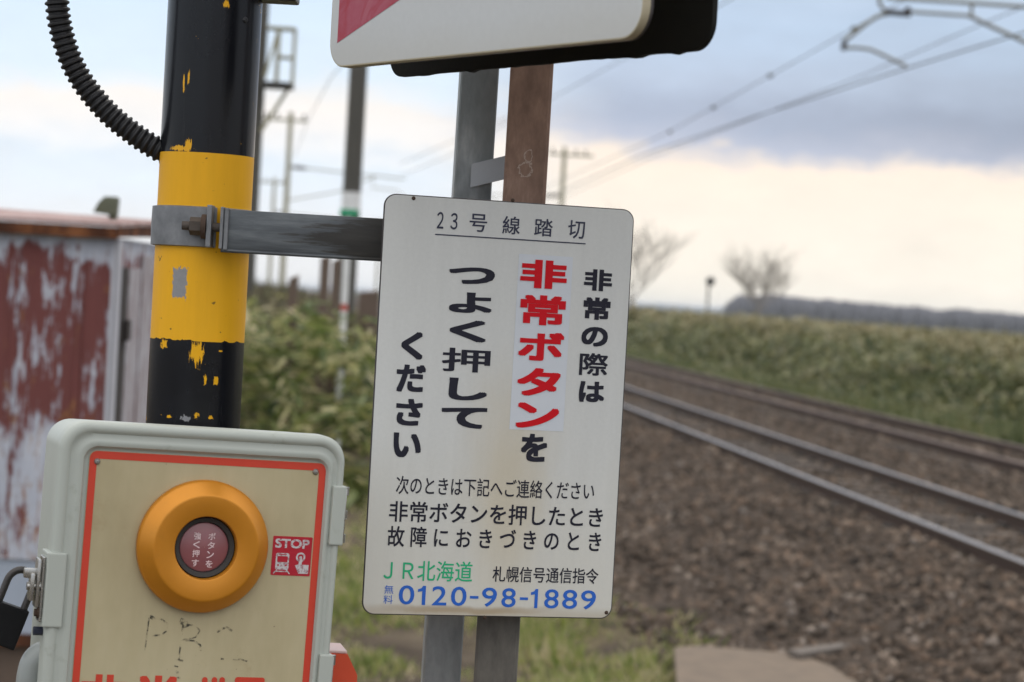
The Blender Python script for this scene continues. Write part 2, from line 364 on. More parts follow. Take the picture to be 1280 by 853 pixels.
def sleeper_at(tk, s, label, group):
    global proto
    if proto is None:
        b = MB(); b.loops([[(-1.0, -.12, z), (1.0, -.12, z), (1.0, .12, z), (-1.0, .12, z)] if z < -.2 else [(-.98, -.10, z), (.98, -.10, z), (.98, .10, z), (-.98, .10, z)] for z in (-.33, -.12)])
        proto = b.build('sleeper', MSLP); o = proto; fp_ = []
        for x in (-.555, .555):
            for g_ in (-1, 1): b = MB(); b.box((x + g_ * .108 - .042, -.06, -.1197), (x + g_ * .108 + .042, .06, -.088), bev=.012); b.build('rail_clip', MCLIP, proto)
    else:
        o = proto.copy(); COL.objects.link(o)
        if s < 48 and tk == TK1:
            for ch in proto.children: q = ch.copy(); COL.objects.link(q); q.parent = o
    o.matrix_world = TRK @ Matrix.Translation((tk, s, 0)) @ Matrix.Rotation(random.uniform(-.01, .01), 4, 'Z')
    tag(o, label, 'sleeper', group)
for i in range(120): sleeper_at(TK1, 11 + i * .62, 'weathered sleeper bedded in ballast under the shiny near track', 'sleepers under the near track')
for i in range(95): sleeper_at(TK2, 17 + i * .62, 'weathered sleeper bedded in ballast under the brown far track', 'sleepers under the far track')

# cable trough lid and concrete slab by the ballast
def G(px, py, z):
    r = ray(px, py); t = (z - EYE.z) / r.z; return EYE + r * t
MCON = simple('weathered_concrete', (.15, .112, .080), .9, 0, .5, 7, .6)
MCONG = simple('grey_concrete', (.125, .105, .09), .9, 0, .25, 5, .4)
def slab(name, pts, z, th, mat):
    q = [G(x, y, z) for x, y in pts]; b = MB(); b.loops([[(v.x, v.y, z - th) for v in q], [(v.x, v.y, z) for v in q]]); return b.build(name, mat)
tag(slab('concrete_slab', [(843, 809), (872, 807), (1003, 818), (1042, 834), (1078, 857), (1140, 900), (850, 900)], SLZ, .2, MCON), 'pinkish brown concrete slab at the grass edge beside the gravel', 'slab')
tag(slab('trough_lid', [(985, 812), (1120, 795), (1127, 798), (1000, 817)], -.265, .14, MCONG), 'narrow grey concrete strip lying in the gravel behind the slab', 'trough lid')

# ------------------------------------------------------------------ plants that are stuff
MG1 = leaf_mat('verge_grass_blade', [(0, (.06, .08, .025)), (.3, (.15, .20, .045)), (.52, (.27, .31, .075)), (.7, (.42, .36, .19)), (1, (.62, .52, .36))], .4, 3.2, .6, 1.7)
MG2 = leaf_mat('bank_grass_blade', [(0, (.03, .04, .018)), (.3, (.075, .095, .032)), (.55, (.13, .155, .055)), (.78, (.22, .21, .10)), (1, (.32, .27, .15))], .3, 1.6, .4, 2.0)
def blades(name, p, s, h, w, mat):
    n_ = len(p); z = np.array([gz_s(a, b) for a, b in zip(p, s)]) - .01
    base = np.stack([p, s, z], 1); a = RNG.uniform(0, 6.28, n_); sd_ = np.stack([np.cos(a), np.sin(a), np.zeros(n_)], 1) * (w * .5)[:, None]
    tip = base + np.stack([RNG.normal(0, .6, n_) * h, RNG.normal(0, .6, n_) * h, h], 1)
    return swarm(name, np.stack([base + sd_, base - sd_, tip], 1), [(0, 1, 2)], mat, TRK)
n_ = 150000; s_ = 8 + 26 * RNG.random(n_) ** 1.5; p_ = -5 + 7.3 * RNG.random(n_)
pat = 3.4 * (vnoise(p_ / .33, s_ / 1.0, 3) - .5) + 3.0 * (vnoise(p_ / .9, s_ / 2.6, 4) - .5) + .12 + 1.5 * np.exp(-((p_ - 1.45) / .5) ** 2)
edge = 2.05 + .3 * np.sin(s_ * 1.1) + .15 * np.sin(s_ * 3.7)
keep = (pat + RNG.normal(0, .45, n_) > 0) & (p_ < edge) & ~inside(p_, s_, SLW)
p_, s_, pat = p_[keep], s_[keep], pat[keep]
tag(blades('grass', p_, s_, RNG.uniform(.04, .14, len(p_)) * np.clip(.55 + .45 * pat, .3, 1.8), RNG.uniform(.010, .026, len(p_)), MG1), 'short green and straw grass by the gravel slope', 'grass', kind='stuff')
n_ = 90000; s_ = 20 + 120 * RNG.random(n_) ** 1.7; p_ = RNG.uniform(10.15, 13.2, n_); keep = vnoise(s_ / 2.2, p_ / .45, 31) + .5 * vnoise(s_ / .8, p_ / .25, 32) > .62; p_, s_ = p_[keep], s_[keep]; n_ = len(p_)
tag(blades('bank_grass', p_, s_, RNG.uniform(.08, .42, n_) * (.5 + vnoise(s_ / 1.5, p_ / .4, 33)), RNG.uniform(.02, .05, n_), MG2), 'green grass verge along the far track', 'grass', kind='stuff')

MS_NEAR = leaf_mat('sasa_leaf_near', [(0, (.035, .055, .018)), (.28, (.10, .14, .036)), (.5, (.18, .215, .06)), (.7, (.32, .31, .115)), (1, (.60, .52, .33))], .45, 1.5, .85, 1.1)
MS_FAR = leaf_mat('sasa_leaf_far', [(0, (.010, .018, .010)), (.3, (.042, .066, .022)), (.5, (.132, .15, .048)), (.7, (.27, .25, .11)), (1, (.42, .38, .27))], .3, 1.9, .6, 1.6, 1)
# left: the thicket round the pole feet
n_ = 40000
d_ = 20.5 + 24 * RNG.random(n_) ** 1.6; px_ = 130 + 375 * RNG.random(n_)
x_ = (px_ - 640) / FPX * d_
top_px = np.interp(px_, [130, 330, 372, 400, 440, 480, 505], [392, 402, 412, 420, 436, 448, 470])
hor = 375.5 + .0559 * (px_ - 640)
top = 1.52 - (top_px - hor) / FPX * np.minimum(d_, 27) + .55 * (vnoise(x_ / .5, d_ / 1.2, 41) - .5) + .5 * (vnoise(x_ / .16, d_ / .5, 42) - .5)
fr = np.clip((d_ - 20.3 + .5 * np.sin(x_ * 3)) / 1.6, .15, 1)            # the front edge slopes down to the ground
z_ = -.45 + (top + .45) * fr * (1 - .85 * RNG.random(n_) ** 1.4)
holes = (vnoise(x_ / .22 + d_ / .7, z_ / .2 + 40, 12) + .5 * vnoise(x_ / .6, z_ / .45 + d_, 13) < .72) & (z_ < top - .08)
x_, d_, z_ = x_[~holes], d_[~holes], z_[~holes]; n_ = len(x_)
V = leaf_verts(np.stack([x_, d_, z_], 1), (ll_ := RNG.uniform(.09, .30, n_) * (1 + .6 * (RNG.random(n_) < .12))), ll_ * RNG.uniform(.17, .26, n_), RNG.uniform(0, 6.28, n_), RNG.uniform(-.6, .6, n_), RNG.uniform(.05, .4, n_))
tag(swarm('sasa_thicket', V, LEAFT, MS_NEAR), 'green and yellowish bamboo grass thicket behind the striped pole', 'bamboo grass', kind='stuff')
n_ = 14000                     # taller dead stems and scrub standing behind it
d_ = 27 + 18 * RNG.random(n_); px_ = 290 + 200 * RNG.random(n_); x_ = (px_ - 640) / FPX * d_
top = 1.52 - (np.interp(px_, [290, 330, 400, 440, 490], [338, 345, 362, 380, 398]) - (375.5 + .0559 * (px_ - 640))) / FPX * d_ + .35 * (vnoise(x_ / .4, d_ / 2, 51) - .5)
ln = RNG.uniform(.35, .9, n_); z_ = np.maximum(-.4, top - ln - .9 * RNG.random(n_) ** 1.5)
V = leaf_verts(np.stack([x_, d_, z_], 1), ln, RNG.uniform(.02, .045, n_), RNG.uniform(0, 6.28, n_), RNG.uniform(.75, 1.5, n_), RNG.uniform(.05, .3, n_))
MSCRUB = leaf_mat('dead_scrub', [(0, (.05, .035, .025)), (.4, (.11, .085, .055)), (.7, (.12, .13, .055)), (1, (.28, .22, .14))], .3, 1.2, .8, .8)
tag(swarm('dead_scrub', V, LEAFT, MSCRUB), 'brown dead stems and scrub behind the bamboo thicket', 'scrub', kind='stuff')
# right: the field of dwarf bamboo beyond the far track
n_ = 150000
s_ = 22 + 190 * RNG.random(n_) ** 1.9; q = RNG.random(n_)
p_ = 10.75 + np.where(RNG.random(n_) < .7, 3.85 * q, 3.5 + 60 * q ** 1.5)
cl = np.sin(s_ * .55 + p_ * .4) + .8 * np.sin(s_ * 1.3 - p_ * .9 + 2) + .7 * np.sin(s_ * 2.9 + p_) + .6 * np.sin(s_ * 4.7 - p_ * 3)
htop = 1.26 + .06 * cl; lo = np.array([gz(a) for a in p_])
lump = vnoise(s_ / 3.2, p_ / .9, 21) - .5 + .6 * (vnoise(s_ / 1.1, p_ / .5, 22) - .5)
top = np.minimum(htop + .25 * lump, lo + .12 + np.clip(p_ - 10.9, 0, 9) * .56 + (.75 * lump + .06 * cl) * np.clip(p_ - 10.9, 0, 1) * (p_ < 14.5)); top = np.maximum(top, lo + .08)
top = np.where(p_ > 20, np.minimum(top, 1.3 - (p_ - 20) * .012), top)
z_ = lo + (top - lo) * (1 - .85 * RNG.random(n_) ** 1.3)
holes = (vnoise(s_ / 1.6, z_ / .28 + p_ / 1.2, 8) + .6 * vnoise(s_ / 4.5, z_ / .5, 9) < .78) & (p_ < 15) & (z_ < top - .1)
p_, s_, z_ = p_[~holes], s_[~holes], z_[~holes]; n_ = len(p_)
sc = np.clip(s_ / 60, .8, 2.4)
V = leaf_verts(np.stack([p_, s_, z_], 1), RNG.uniform(.15, .34, n_) * sc, RNG.uniform(.045, .085, n_) * sc, RNG.uniform(0, 6.28, n_), RNG.uniform(-.8, .9, n_), RNG.uniform(.05, .5, n_))
o = swarm('sasa_field', V, LEAFT, MS_FAR, TRK); tag(o, 'dense dwarf bamboo field beyond the far railway track', 'bamboo grass', kind='stuff')
n_ = 9000                       # dry straw stalks standing above it
s_ = 24 + 150 * RNG.random(n_) ** 1.7; p_ = 13.5 + 22 * RNG.random(n_) ** 1.6; keep = (np.sin(s_ * .4 + p_) + RNG.normal(0, .6, n_)) > .3; p_, s_ = p_[keep], s_[keep]
base = np.stack([p_, s_, np.full(len(p_), 1.0)], 1); V = leaf_verts(base, RNG.uniform(.25, .5, len(p_)), RNG.uniform(.015, .04, len(p_)), RNG.uniform(0, 6.28, len(p_)), RNG.uniform(.8, 1.5, len(p_)), RNG.uniform(.1, .3, len(p_)))
MSTR = leaf_mat('dry_straw', [(0, (.2, .14, .08)), (1, (.42, .31, .2))], .3)
tag(swarm('dry_stalks', V, LEAFT, MSTR, TRK), 'dry tan stalks rising over the bamboo field', 'dry grass', kind='stuff')

# far woods: many small crowns standing in a strip
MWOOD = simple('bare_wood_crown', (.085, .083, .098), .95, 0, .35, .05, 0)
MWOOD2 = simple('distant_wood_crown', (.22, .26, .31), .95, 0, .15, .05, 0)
def wood(name, spans, dist, depth, n_, mat, zb=-.5):
    px = RNG.uniform(spans[0][0], spans[-1][0], n_); top = np.interp(px, [a for a, b in spans], [b for a, b in spans])
    hor = 375.5 + .0559 * (px - 640); d = dist + depth * RNG.random(n_); ht = (hor - top) / FPX * dist + 1.52
    y = d; x = (px - 640) / FPX * d
    ht = ht * RNG.uniform(.72, 1.0, n_) * (.93 + .16 * vnoise(px / 26, px * 0, 61)); w = ht * RNG.uniform(.15, .32, n_)
    ang = np.arange(7) / 7 * 2 * math.pi; rows = []
    for f_, r_ in ((0, .35), (.3, .9), (.6, 1.0), (.85, .62)):
        rows.append(np.stack([x[:, None] + np.cos(ang) * w[:, None] * r_ * RNG.uniform(.7, 1.2, (n_, 7)), y[:, None] + np.sin(ang) * w[:, None] * r_, zb + ht[:, None] * f_ * RNG.uniform(.93, 1.07, (n_, 7))], -1))
    rows.append(np.stack([x, y, zb + ht], -1)[:, None, :]); V = np.concatenate(rows, 1)
    fs = [(k * 7 + i, k * 7 + (i + 1) % 7, (k + 1) * 7 + (i + 1) % 7, (k + 1) * 7 + i) for k in range(3) for i in range(7)] + [(21 + i, 21 + (i + 1) % 7, 28) for i in range(7)]
    return swarm(name, V, fs, mat)
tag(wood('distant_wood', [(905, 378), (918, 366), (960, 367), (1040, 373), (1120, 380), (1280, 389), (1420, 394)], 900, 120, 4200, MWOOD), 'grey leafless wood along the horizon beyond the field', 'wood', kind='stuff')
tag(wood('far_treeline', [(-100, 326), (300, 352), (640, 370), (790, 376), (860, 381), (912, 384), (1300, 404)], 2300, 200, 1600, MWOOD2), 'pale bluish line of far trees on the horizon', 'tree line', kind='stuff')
# ------------------------------------------------------------------ railway structures
MMAST = simple('mast_concrete', (.075, .07, .06), .85, 0, .2, 3, .3)
MMASTF = simple('far_mast_steel', (.31, .29, .20), .8, 0, .2, 3, .2)
MTUBE = simple('cantilever_tube', (.21, .20, .16), .6, .3, .2, 6, .2)
MDARK = simple('dark_fitting', (.05, .045, .045), .6, .2, .2, 20, .2)
MINS = simple('insulator_brown', (.10, .085, .08), .35, 0, .1, 20, 0)
MWHT = simple('white_enamel', (.7, .7, .7), .5, 0, .1, 8, .1)
MGREEN = simple('green_plastic', (.02, .26, .13), .5, 0, .1, 8, .1)
MREDP = simple('red_plastic', (.45, .05, .03), .5, 0, .1, 8, .1)
MBRN = simple('rotten_timber', (.12, .085, .065), .95, 0, .3, 5, .5)
def hz(px): return 375.5 + .0559 * (px - 640)
def foot(px, d, z=-.5):                    # a ground point under the horizon pixel px
    q = P(px, hz(px), d); return Vector((q.x, q.y, z))
# big pole behind the bamboo grass
f0 = foot(433, 33)
e = tag(empty('utility_pole', Matrix.Translation(f0)), 'thick dark utility pole rising from the bamboo grass with a white plate', 'pole')
b = MB(); b.tube([(0, 0, -.3), (0, 0, 10.5)], [.14, .12], 20); b.build('shaft', MMAST, e)
b = MB(); z1, z0 = 1.52 + (hz(440) - 241) / FPX * 33 + .5, 2.02 + (hz(440) - 263) / FPX * 33
b.lathe([(.139, 0), (.139, z1 - z0)], 20, M=Matrix.Translation((0, 0, z0)) @ Matrix.Rotation(R(90), 4, 'X')); b.build('number_plate', MWHT, e)
b = MB(); b.box((-1.1, -.06, 9.6), (1.1, .06, 9.72)); b.build('crossarm', MMAST, e)
# slim white marker with a green cap, just in front
f0 = foot(431, 25)
e = tag(empty('marker_pole', Matrix.Translation(f0)), 'thin white marker pole with green cap and a red band', 'marker pole')
zt = 2.02 + (hz(437) - 272) / FPX * 25
b = MB(); b.tube([(0, 0, -.2), (0, 0, zt)], .036, 12); b.build('shaft', MWHT, e)
b = MB(); b.box((-.1, -.05, zt), (.1, .05, zt + .09), bev=.02); b.build('cap', MGREEN, e)
zb = 2.02 + (hz(430) - 385) / FPX * 25
b = MB(); b.lathe([(.038, 0), (.038, .07)], 12, M=Matrix.Translation((0, 0, zb - .03)) @ Matrix.Rotation(R(90), 4, 'X')); b.build('band', MREDP, e)
# signal mast with a service platform
f0 = foot(309, 30); k = 30 / FPX
e = tag(empty('signal_mast', Matrix.Translation(f0)), 'dark steel mast with railed platform right behind the striped pole', 'mast')
b = MB(); b.tube([(0, 0, -.3), (0, 0, 9)], [.1, .085], 14); b.build('shaft', MMAST, e)
def L(px, py, M0=f0, d=30): q = P(px, py, d) - M0; return (q.x, q.y, q.z)
b = MB(); a = L(331, 105); c = L(366, 109); b.box((a[0], -.25, c[2] - .03), (c[0], .25, c[2] + .035)); b.build('deck', MDARK, e)
b = MB()
for yy in (-.1, .1):
    zt_ = L(372, 38)[2]; xr = c[0] - .005; xm = xr - .21; xl = .09
    b.tube([(xr, yy, c[2]), (xr, yy, zt_)], .014, 8); b.tube([(xm, yy, c[2]), (xm, yy, zt_)], .018, 8)
    b.tube([(xl, yy, zt_), (xr, yy, zt_)], .02, 8); b.tube([(xm, yy, (zt_ + c[2]) / 2), (xr, yy, (zt_ + c[2]) / 2)], .016, 8)
b.tube([(xr, -.1, zt_), (xr, .1, zt_)], .02, 8); b.tube([(xl, -.1, c[2] + .1), (xm, -.1, zt_ - .05)], .022, 8); b.build('handrail', MMASTF, e)
b = MB(); b.tube([(.08, -.1, L(322, 165)[2]), (c[0] - .02, -.1, c[2])], .025, 8); b.build('brace', MMASTF, e)
# catenary masts further along: one is built, the others are copies
def cmast():
    e = empty('catenary_mast', Matrix.Identity(4))
    b = MB(); b.tube([(0, 0, -.3), (0, 0, 8.6)], [.125, .09], 14); b.build('shaft', MMASTF, e)
    b = MB(); b.box((-1.25, -.04, 8.24), (.65, .05, 8.34)); b.build('crossarm', MMASTF, e)
    for x in (-.9, -.5, .5):
        b = MB(); b.tube([(x, 0, 8.34), (x, 0, 8.44), (x, 0, 8.48), (x, 0, 8.56)], [.03, .055, .05, .02], 8); b.build('insulator', MINS, e)
    b = MB(); b.tube([(.1, 0, 6.55), (4.4, 0, 6.35)], .026, 8); b.tube([(.1, 0, 5.3), (2.0, 0, 5.75), (3.3, 0, 6.4)], .024, 8)
    b.tube([(3.2, 0, 6.4), (3.2, 0, 5.95), (4.1, 0, 5.9), (4.6, 0, 5.55)], .02, 8); b.build('cantilever', MMASTF, e)
    b = MB(); b.tube([(.12, 0, 6.55), (.4, 0, 6.54), (.7, 0, 6.52)], [.05, .08, .05], 8); b.build('rod_insulator', MINS, e)
    return e
def copy_tree(o, parent=None):
    c = o.copy(); COL.objects.link(c)
    for ch in list(o.children): copy_tree(ch, c)
    if parent: c.parent = parent
    return c
cm = cmast()
spots = [(352, 86, 4.3, 'olive catenary mast with bracket reaching over the track, left of the thick pole'),
         (336, 138, 4.3, 'smaller pale catenary mast seen just right of the striped pole'),
         (695, 97, 184.3, 'far catenary mast with a crossarm, above the sign and right of the rusty post'),
         (470, 205, 184.3, 'most distant catenary mast, hidden low behind the sign edge')]
for i, (px, d, rz, lab) in enumerate(spots):
    o = cm if i == 0 else copy_tree(cm)
    o.matrix_world = Matrix.Translation(foot(px, d)) @ Matrix.Rotation(R(rz), 4, 'Z')
    tag(o, lab, 'mast', 'catenary masts')
# the near cantilever over the far track, its mast stands outside the frame
f0 = foot(1352, 34)
e = tag(empty('catenary_mast', Matrix.Translation(f0)), 'grey catenary bracket with curved arm at the top right, on a mast beyond the frame', 'mast', 'catenary masts')
b = MB(); b.tube([(0, 0, -.3), (0, 0, 8.6)], [.16, .12], 16); b.build('shaft', MMAST, e)
def L34(*pts): return [L(x, y, f0, 34) for x, y in pts]
b = MB(); b.tube(L34((1108, -3), (1200, 3), (1280, 8.5), (1350, 13)), .03, 10); b.tube(L34((1138, 15), (1212, 20)), .026, 10)
b.tube(L34((1215, 4), (1214, 20)), .026, 8); b.tube(L34((1212, 20), (1230, 29), (1280, 52), (1350, 86)), .032, 10); b.build('cantilever', MTUBE, e)
b = MB(); b.tube(L34((1099, -8), (1099, 2), (1102, 9), (1108, 14), (1120, 16)), .028, 10); b.tube(L34((1112, 17), (1098, 20), (1085, 28), (1070, 40), (1056, 51)), .03, 10)
b.build('register_arm', MTUBE, e)
b = MB(); b.tube(L34((1106, 15), (1138, 18)), .045, 10); b.tube(L34((1134, 9), (1136, 19)), .045, 10); b.tube(L34((1056, 50), (1054, 63)), .04, 10); b.build('clamp', MDARK, e)
b = MB(); b.tube(L34((1054, 60), (1072, 60), (1088, 62), (1104, 69), (1120, 77), (1133, 83)), .026, 10); b.build('steady_arm', MTUBE, e)

# overhead wires
MWIRE = simple('wire_bronze', (.10, .10, .085), .6, .3, .1, 5, 0)
def wire(pts, r, label, beads=()):
    b = MB(); pts = [Vector(p) for p in pts]; q = []
    for i in range(len(pts) - 1): q += [pts[i].lerp(pts[i + 1], k / 8) for k in range(8)]
    b.tube(q + [pts[-1]], r, 5)
    for v in beads: b.tube([v - Vector((0, 0, .05)), v, v + Vector((0, 0, .04))], [.03, .07, .02], 8)
    tag(b.build('overhead_wire', MWIRE), label, 'wire', 'overhead railway wires')
wire([T(8.55, -10, 6.75), T(8.5, 33.4, 6.45), T(8.62, 60, 6.15), T(8.7, 95, 6.3), T(8.7, 150, 6.2), T(8.7, 320, 6.3)], .010, 'upper wire of the far track, passing left of the curved arm', [T(8.5 + (s - 33.4) * .0045, s, 6.45 - (s - 33.4) / 26.6 * .3) for s in (38, 45.5, 52.5, 59.5)])
wire([T(9.1, -10, 5.4), T(8.9, 29, 5.4), T(8.57, 34, 5.38), T(8.12, 44, 5.38), T(7.65, 58, 5.36), T(7.9, 112, 5.36), T(8.5, 320, 5.36)], .013, 'lower wire of the far track, touching the end of the curved arm')
wire([T(8.2, -10, 5.5), T(8.15, 29, 5.4), T(8.2, 36, 5.38), T(8.0, 58, 5.36), T(8.6, 112, 5.36), T(8.6, 320, 5.36)], .008, 'thin wire running beside the lower wire of the far track')
wire([P(1000, -60, 36), P(912, 0, 40), P(781, 73, 52), P(690, 123, 62), P(500, 205, 84)], .010, 'faint wire sloping down behind the large white sign')
wire([P(470, 40, 42), P(415, 95, 50), P(385, 150, 66), P(369, 196, 86)], .010, 'faint wire descending to the olive mast')
wire([P(500, 220, 70), P(560, 196, 60), P(640, 150, 52)], .008, 'faint wire rising behind the two sign posts')

# timber stumps in the thicket
for px, t, d, w, lab in ((367, 343, 23, .045, 'thin dark timber post in the bamboo grass, left of the brown pair'), (405, 318, 25, .05, 'brown timber post left of the white marker pole'),
                         (419, 322, 26, .045, 'brown timber post partly hidden by the white marker pole'), (462, 362, 28, .12, 'wide brown timber stub right of the thick pole')):
    f0 = foot(px, d); zt = 1.52 + (hz(px) - t) / FPX * d
    b = MB(); b.loops([[(-w, -w, -.2), (w, -w, -.2), (w, w, -.2), (-w, w, -.2)], [(-w, -w, zt + .45), (w, -w, zt + .48), (w, w, zt + .5), (-w, w, zt + .46)]])
    tag(b.build('timber_post', MBRN, None, Matrix.Translation(f0)), lab, 'post', 'timber posts in the thicket')

# round signal and red marker beyond the tracks
f0 = foot(884, 120); k = 120 / FPX
e = tag(empty('railway_signal', Matrix.Translation(f0)), 'small dark round railway signal on a thin post beyond the field', 'signal')
zc = 2.02 + (hz(887) - 352) * k
b = MB(); b.tube([(0, 0, -.2), (0, 0, zc)], .06, 8); b.build('post', MMAST, e)
b = MB(); b.lathe([(.001, -.09), (.17, -.09), (.24, -.05), (.24, .05), (.17, .09), (.001, .09)], 24, M=Matrix.Translation((.08, 0, zc))); b.build('head', MDARK, e)
b = MB(); b.tube([(.08, -.09, zc + .13), (.08, -.3, zc + .12)], [.11, .11], 14); b.build('hood', MDARK, e)
f0 = T(10.4, 92, -.3)
e = tag(empty('track_marker', Matrix.Translation(f0)), 'small red marker at the verge where the tracks vanish behind the sign', 'marker')
b = MB(); b.loops([[(-.11, -.06, 0), (.11, -.06, 0), (.11, .06, 0), (-.11, .06, 0)], [(-.11, -.06, .36), (.11, -.06, .36), (.11, .06, .36), (-.11, .06, .36)], [(-.05, -.05, .44), (.05, -.05, .44), (.05, .05, .44), (-.05, .05, .44)]]); b.build('board', MREDP, e)
b = MB(); b.box((-.15, -.1, -.3), (.15, .1, 0)); b.build('foot', MCONG, e)

# bare trees in the field
MBARK = simple('bare_bark', (.24, .21, .18), .9, 0, .2, 4, 0)
def bare_tree(px, d, H, seed, label, limbs, lean, w):
    rnd = random.Random(seed); f0 = foot(px, d); e = tag(empty('bare_tree', Matrix.Translation(f0)), label, 'tree', 'bare trees in the field')
    tr, cr = MB(), MB()
    def limb(p, dr, ln, r, lv):               # a limb curving up, with finer ones along it
        pts = [p]; v = dr.copy()
        for k in range(4):
            v = (v + Vector((rnd.uniform(-.16, .16), rnd.uniform(-.16, .16), .05))).normalized(); pts.append(pts[-1] + v * ln / 4)
        (tr if lv == 0 else cr).tube(pts, [r * (1 - .18 * k) for k in range(5)], 7 if lv < 2 else 4, cap=False)
        if lv >= 3: return pts
        for k in range((0, 9, 5)[lv]):
            t = rnd.uniform(.25, 1) * 4; i = min(int(t), 3); q = pts[i].lerp(pts[i + 1], t - i); a = rnd.uniform(0, 6.28)
            limb(q, (v + Vector((math.cos(a), math.sin(a), .1)) * rnd.uniform(.5, .9)).normalized(), ln * rnd.uniform(.35, .65), r * .6, lv + 1)
        return pts
    top = limb(Vector((0, 0, -.1)), Vector((lean * .3, 0, 1)).normalized(), H * .45, H * .034, 0)
    for k in range(limbs):
        a = 2 * math.pi * k / limbs + rnd.uniform(-.3, .3); t = R(rnd.uniform(20, 72) * w)
        limb(top[rnd.choice((3, 4, 4))], Vector((math.sin(t) * math.cos(a) + lean, math.sin(t) * math.sin(a), math.cos(t))).normalized(), H * rnd.uniform(.45, .6), H * .0065, 1)
    tr.build('trunk', MBARK, e); cr.build('crown', MBARK, e)
bare_tree(938, 170, 6.3, 23, 'leafless wide-crowned tree standing before the grey wood', 13, 0, 1.0)
bare_tree(792, 150, 7.0, 9, 'pale leafless tree partly hidden by the right edge of the sign', 6, .22, .6)

# ------------------------------------------------------------------ rusty shed
MSD = {}
m = N('peeling_shed_paint')
n1_ = m.noise(5, 6, .66, stretch=(1.9, 1.9, .5)); n2_ = m.noise(13, 6, .74, stretch=(2.4, 2.4, .34), off=(3, 1, 4)); rv = m.noise(3.2, 3, .5, off=(8, 8, 3))
zz = m.math('ADD', m.z, m.math('MULTIPLY', m.math('SUBTRACT', rv, .5), .5))
band = m.math('MULTIPLY', m.step(zz, 1.25, 1.55), m.math('SUBTRACT', 1.0, m.step(zz, 2.05, 2.16)))
red = m.step(m.math('ADD', m.math('ADD', n1_, m.math('MULTIPLY', n2_, .75)), m.math('MULTIPLY', band, .16)), .925, 1.01)
base = m.ramp(n2_, [(.3, (.34, .36, .43)), (.55, (.46, .48, .54)), (.75, (.58, .57, .58))])
rst = m.math('MULTIPLY', m.step(m.math('SUBTRACT', m.noise(9, 6, .7, stretch=(2.2, 2.2, .8), off=(1, 7, 2)), m.math('MULTIPLY', m.math('SUBTRACT', m.z, .95), .09)), .50, .62), .85)
c = m.mix(red, base, m.vary((.145, .046, .042), n2_, .3)); c = m.mix(rst, c, m.ramp(n2_, [(.3, (.10, .035, .015)), (.7, (.42, .20, .06))]))
m.bump(n1_, .2, .004); MSHED = m.done(c, .75, 0, .3)
m = N('rusted_roof_sheet'); f = m.noise(6, 6, .65); c = m.ramp(f, [(.3, (.16, .085, .07)), (.5, (.34, .235, .22)), (.7, (.47, .38, .36))]); MROOF = m.done(c, .8, 0, .3)
m = N('rusted_fascia'); f = m.noise(9, 6, .65, stretch=(1, 1, .6)); c = m.ramp(f, [(.3, (.028, .012, .008)), (.5, (.085, .032, .016)), (.74, (.26, .10, .04))]); MFAS = m.done(c, .85, 0, .2)
MBASEP = simple('pale_blue_panel', (.33, .37, .44), .7, 0, .15, 4, .2)
MSLOT = simple('dark_gap', (.03, .024, .022), .9, 0, .2, 8, 0)
m = N('streaked_side_sheet'); f = m.noise(13, 6, .72, stretch=(1, 2.6, .4)); m.done(m.ramp(f, [(.36, (.13, .06, .05)), (.46, (.29, .25, .26)), (.58, (.40, .40, .44)), (.72, (.54, .53, .53))]), .75, 0, .3); MSIDE = m.m
MTRIM = simple('shed_corner_trim', (.42, .42, .46), .7, 0, .2, 6, .2)
x1 = P(144.5, 345, 9.5).x; zE = 1.52 + 50 / FPX * 9.5
e = tag(empty('metal_shed', Matrix.Translation((x1, 9.5, -.5))), 'rusty metal shed with peeling dark red paint left of the striped pole', 'shed')
def Z(z): return z + .5
W_, D_ = 1.9, 1.25
b = MB(); b.box((-W_, 0, Z(.33)), (0, D_, Z(zE)))
for i in range(7):                                   # shallow pressed ribs of the sheet
    x = -W_ + .14 + i * .27; b.box((x - .012, -.008, Z(.36)), (x + .012, 0.002, Z(zE - .05)), bev=.004)
b.build('wall', MSHED, e)
b = MB(); b.box((-W_ + .02, .012, Z(.02)), (-.012, D_ - .01, Z(.328))); b.build('base_panel', MBASEP, e)
b = MB(); b.box((-W_ + .01, -.012, Z(-.03)), (0, D_, Z(.018))); b.build('sill_frame', MFAS, e)
b = MB(); b.box((-W_ + .05, .04, Z(-.6)), (-.05, D_ - .05, Z(-.032))); b.build('foundation', MBRN, e)
b = MB(); b.loops([[(-W_ - .06, -.07, Z(zE + .045)), (.02, -.07, Z(zE + .045)), (.06, D_ + .05, Z(zE + .10)), (-W_ - .06, D_ + .05, Z(zE + .14))],
                   [(-W_ - .06, -.07, Z(zE + .06)), (.02, -.07, Z(zE + .06)), (.06, D_ + .05, Z(zE + .115)), (-W_ - .06, D_ + .05, Z(zE + .155))]]); b.build('roof', MROOF, e)
b = MB(); b.box((-W_ - .05, -.065, Z(zE - .004)), (.012, -.04, Z(zE + .043))); b.build('fascia', MFAS, e)
b = MB(); b.loops([[(.004, -.04, Z(zE + .002)), (.016, -.04, Z(zE + .002)), (.05, D_ + .04, Z(zE + .04)), (.038, D_ + .04, Z(zE + .04))], [(.004, -.04, Z(zE + .044)), (.016, -.04, Z(zE + .044)), (.05, D_ + .04, Z(zE + .098)), (.038, D_ + .04, Z(zE + .098))]]); b.build('bargeboard', MFAS, e)
b = MB(); b.box((-.016, -.012, Z(.33)), (.006, -.002, Z(zE - .01))); b.box((.002, -.012, Z(.33)), (.01, .09, Z(zE - .01))); b.build('corner_trim', MTRIM, e)
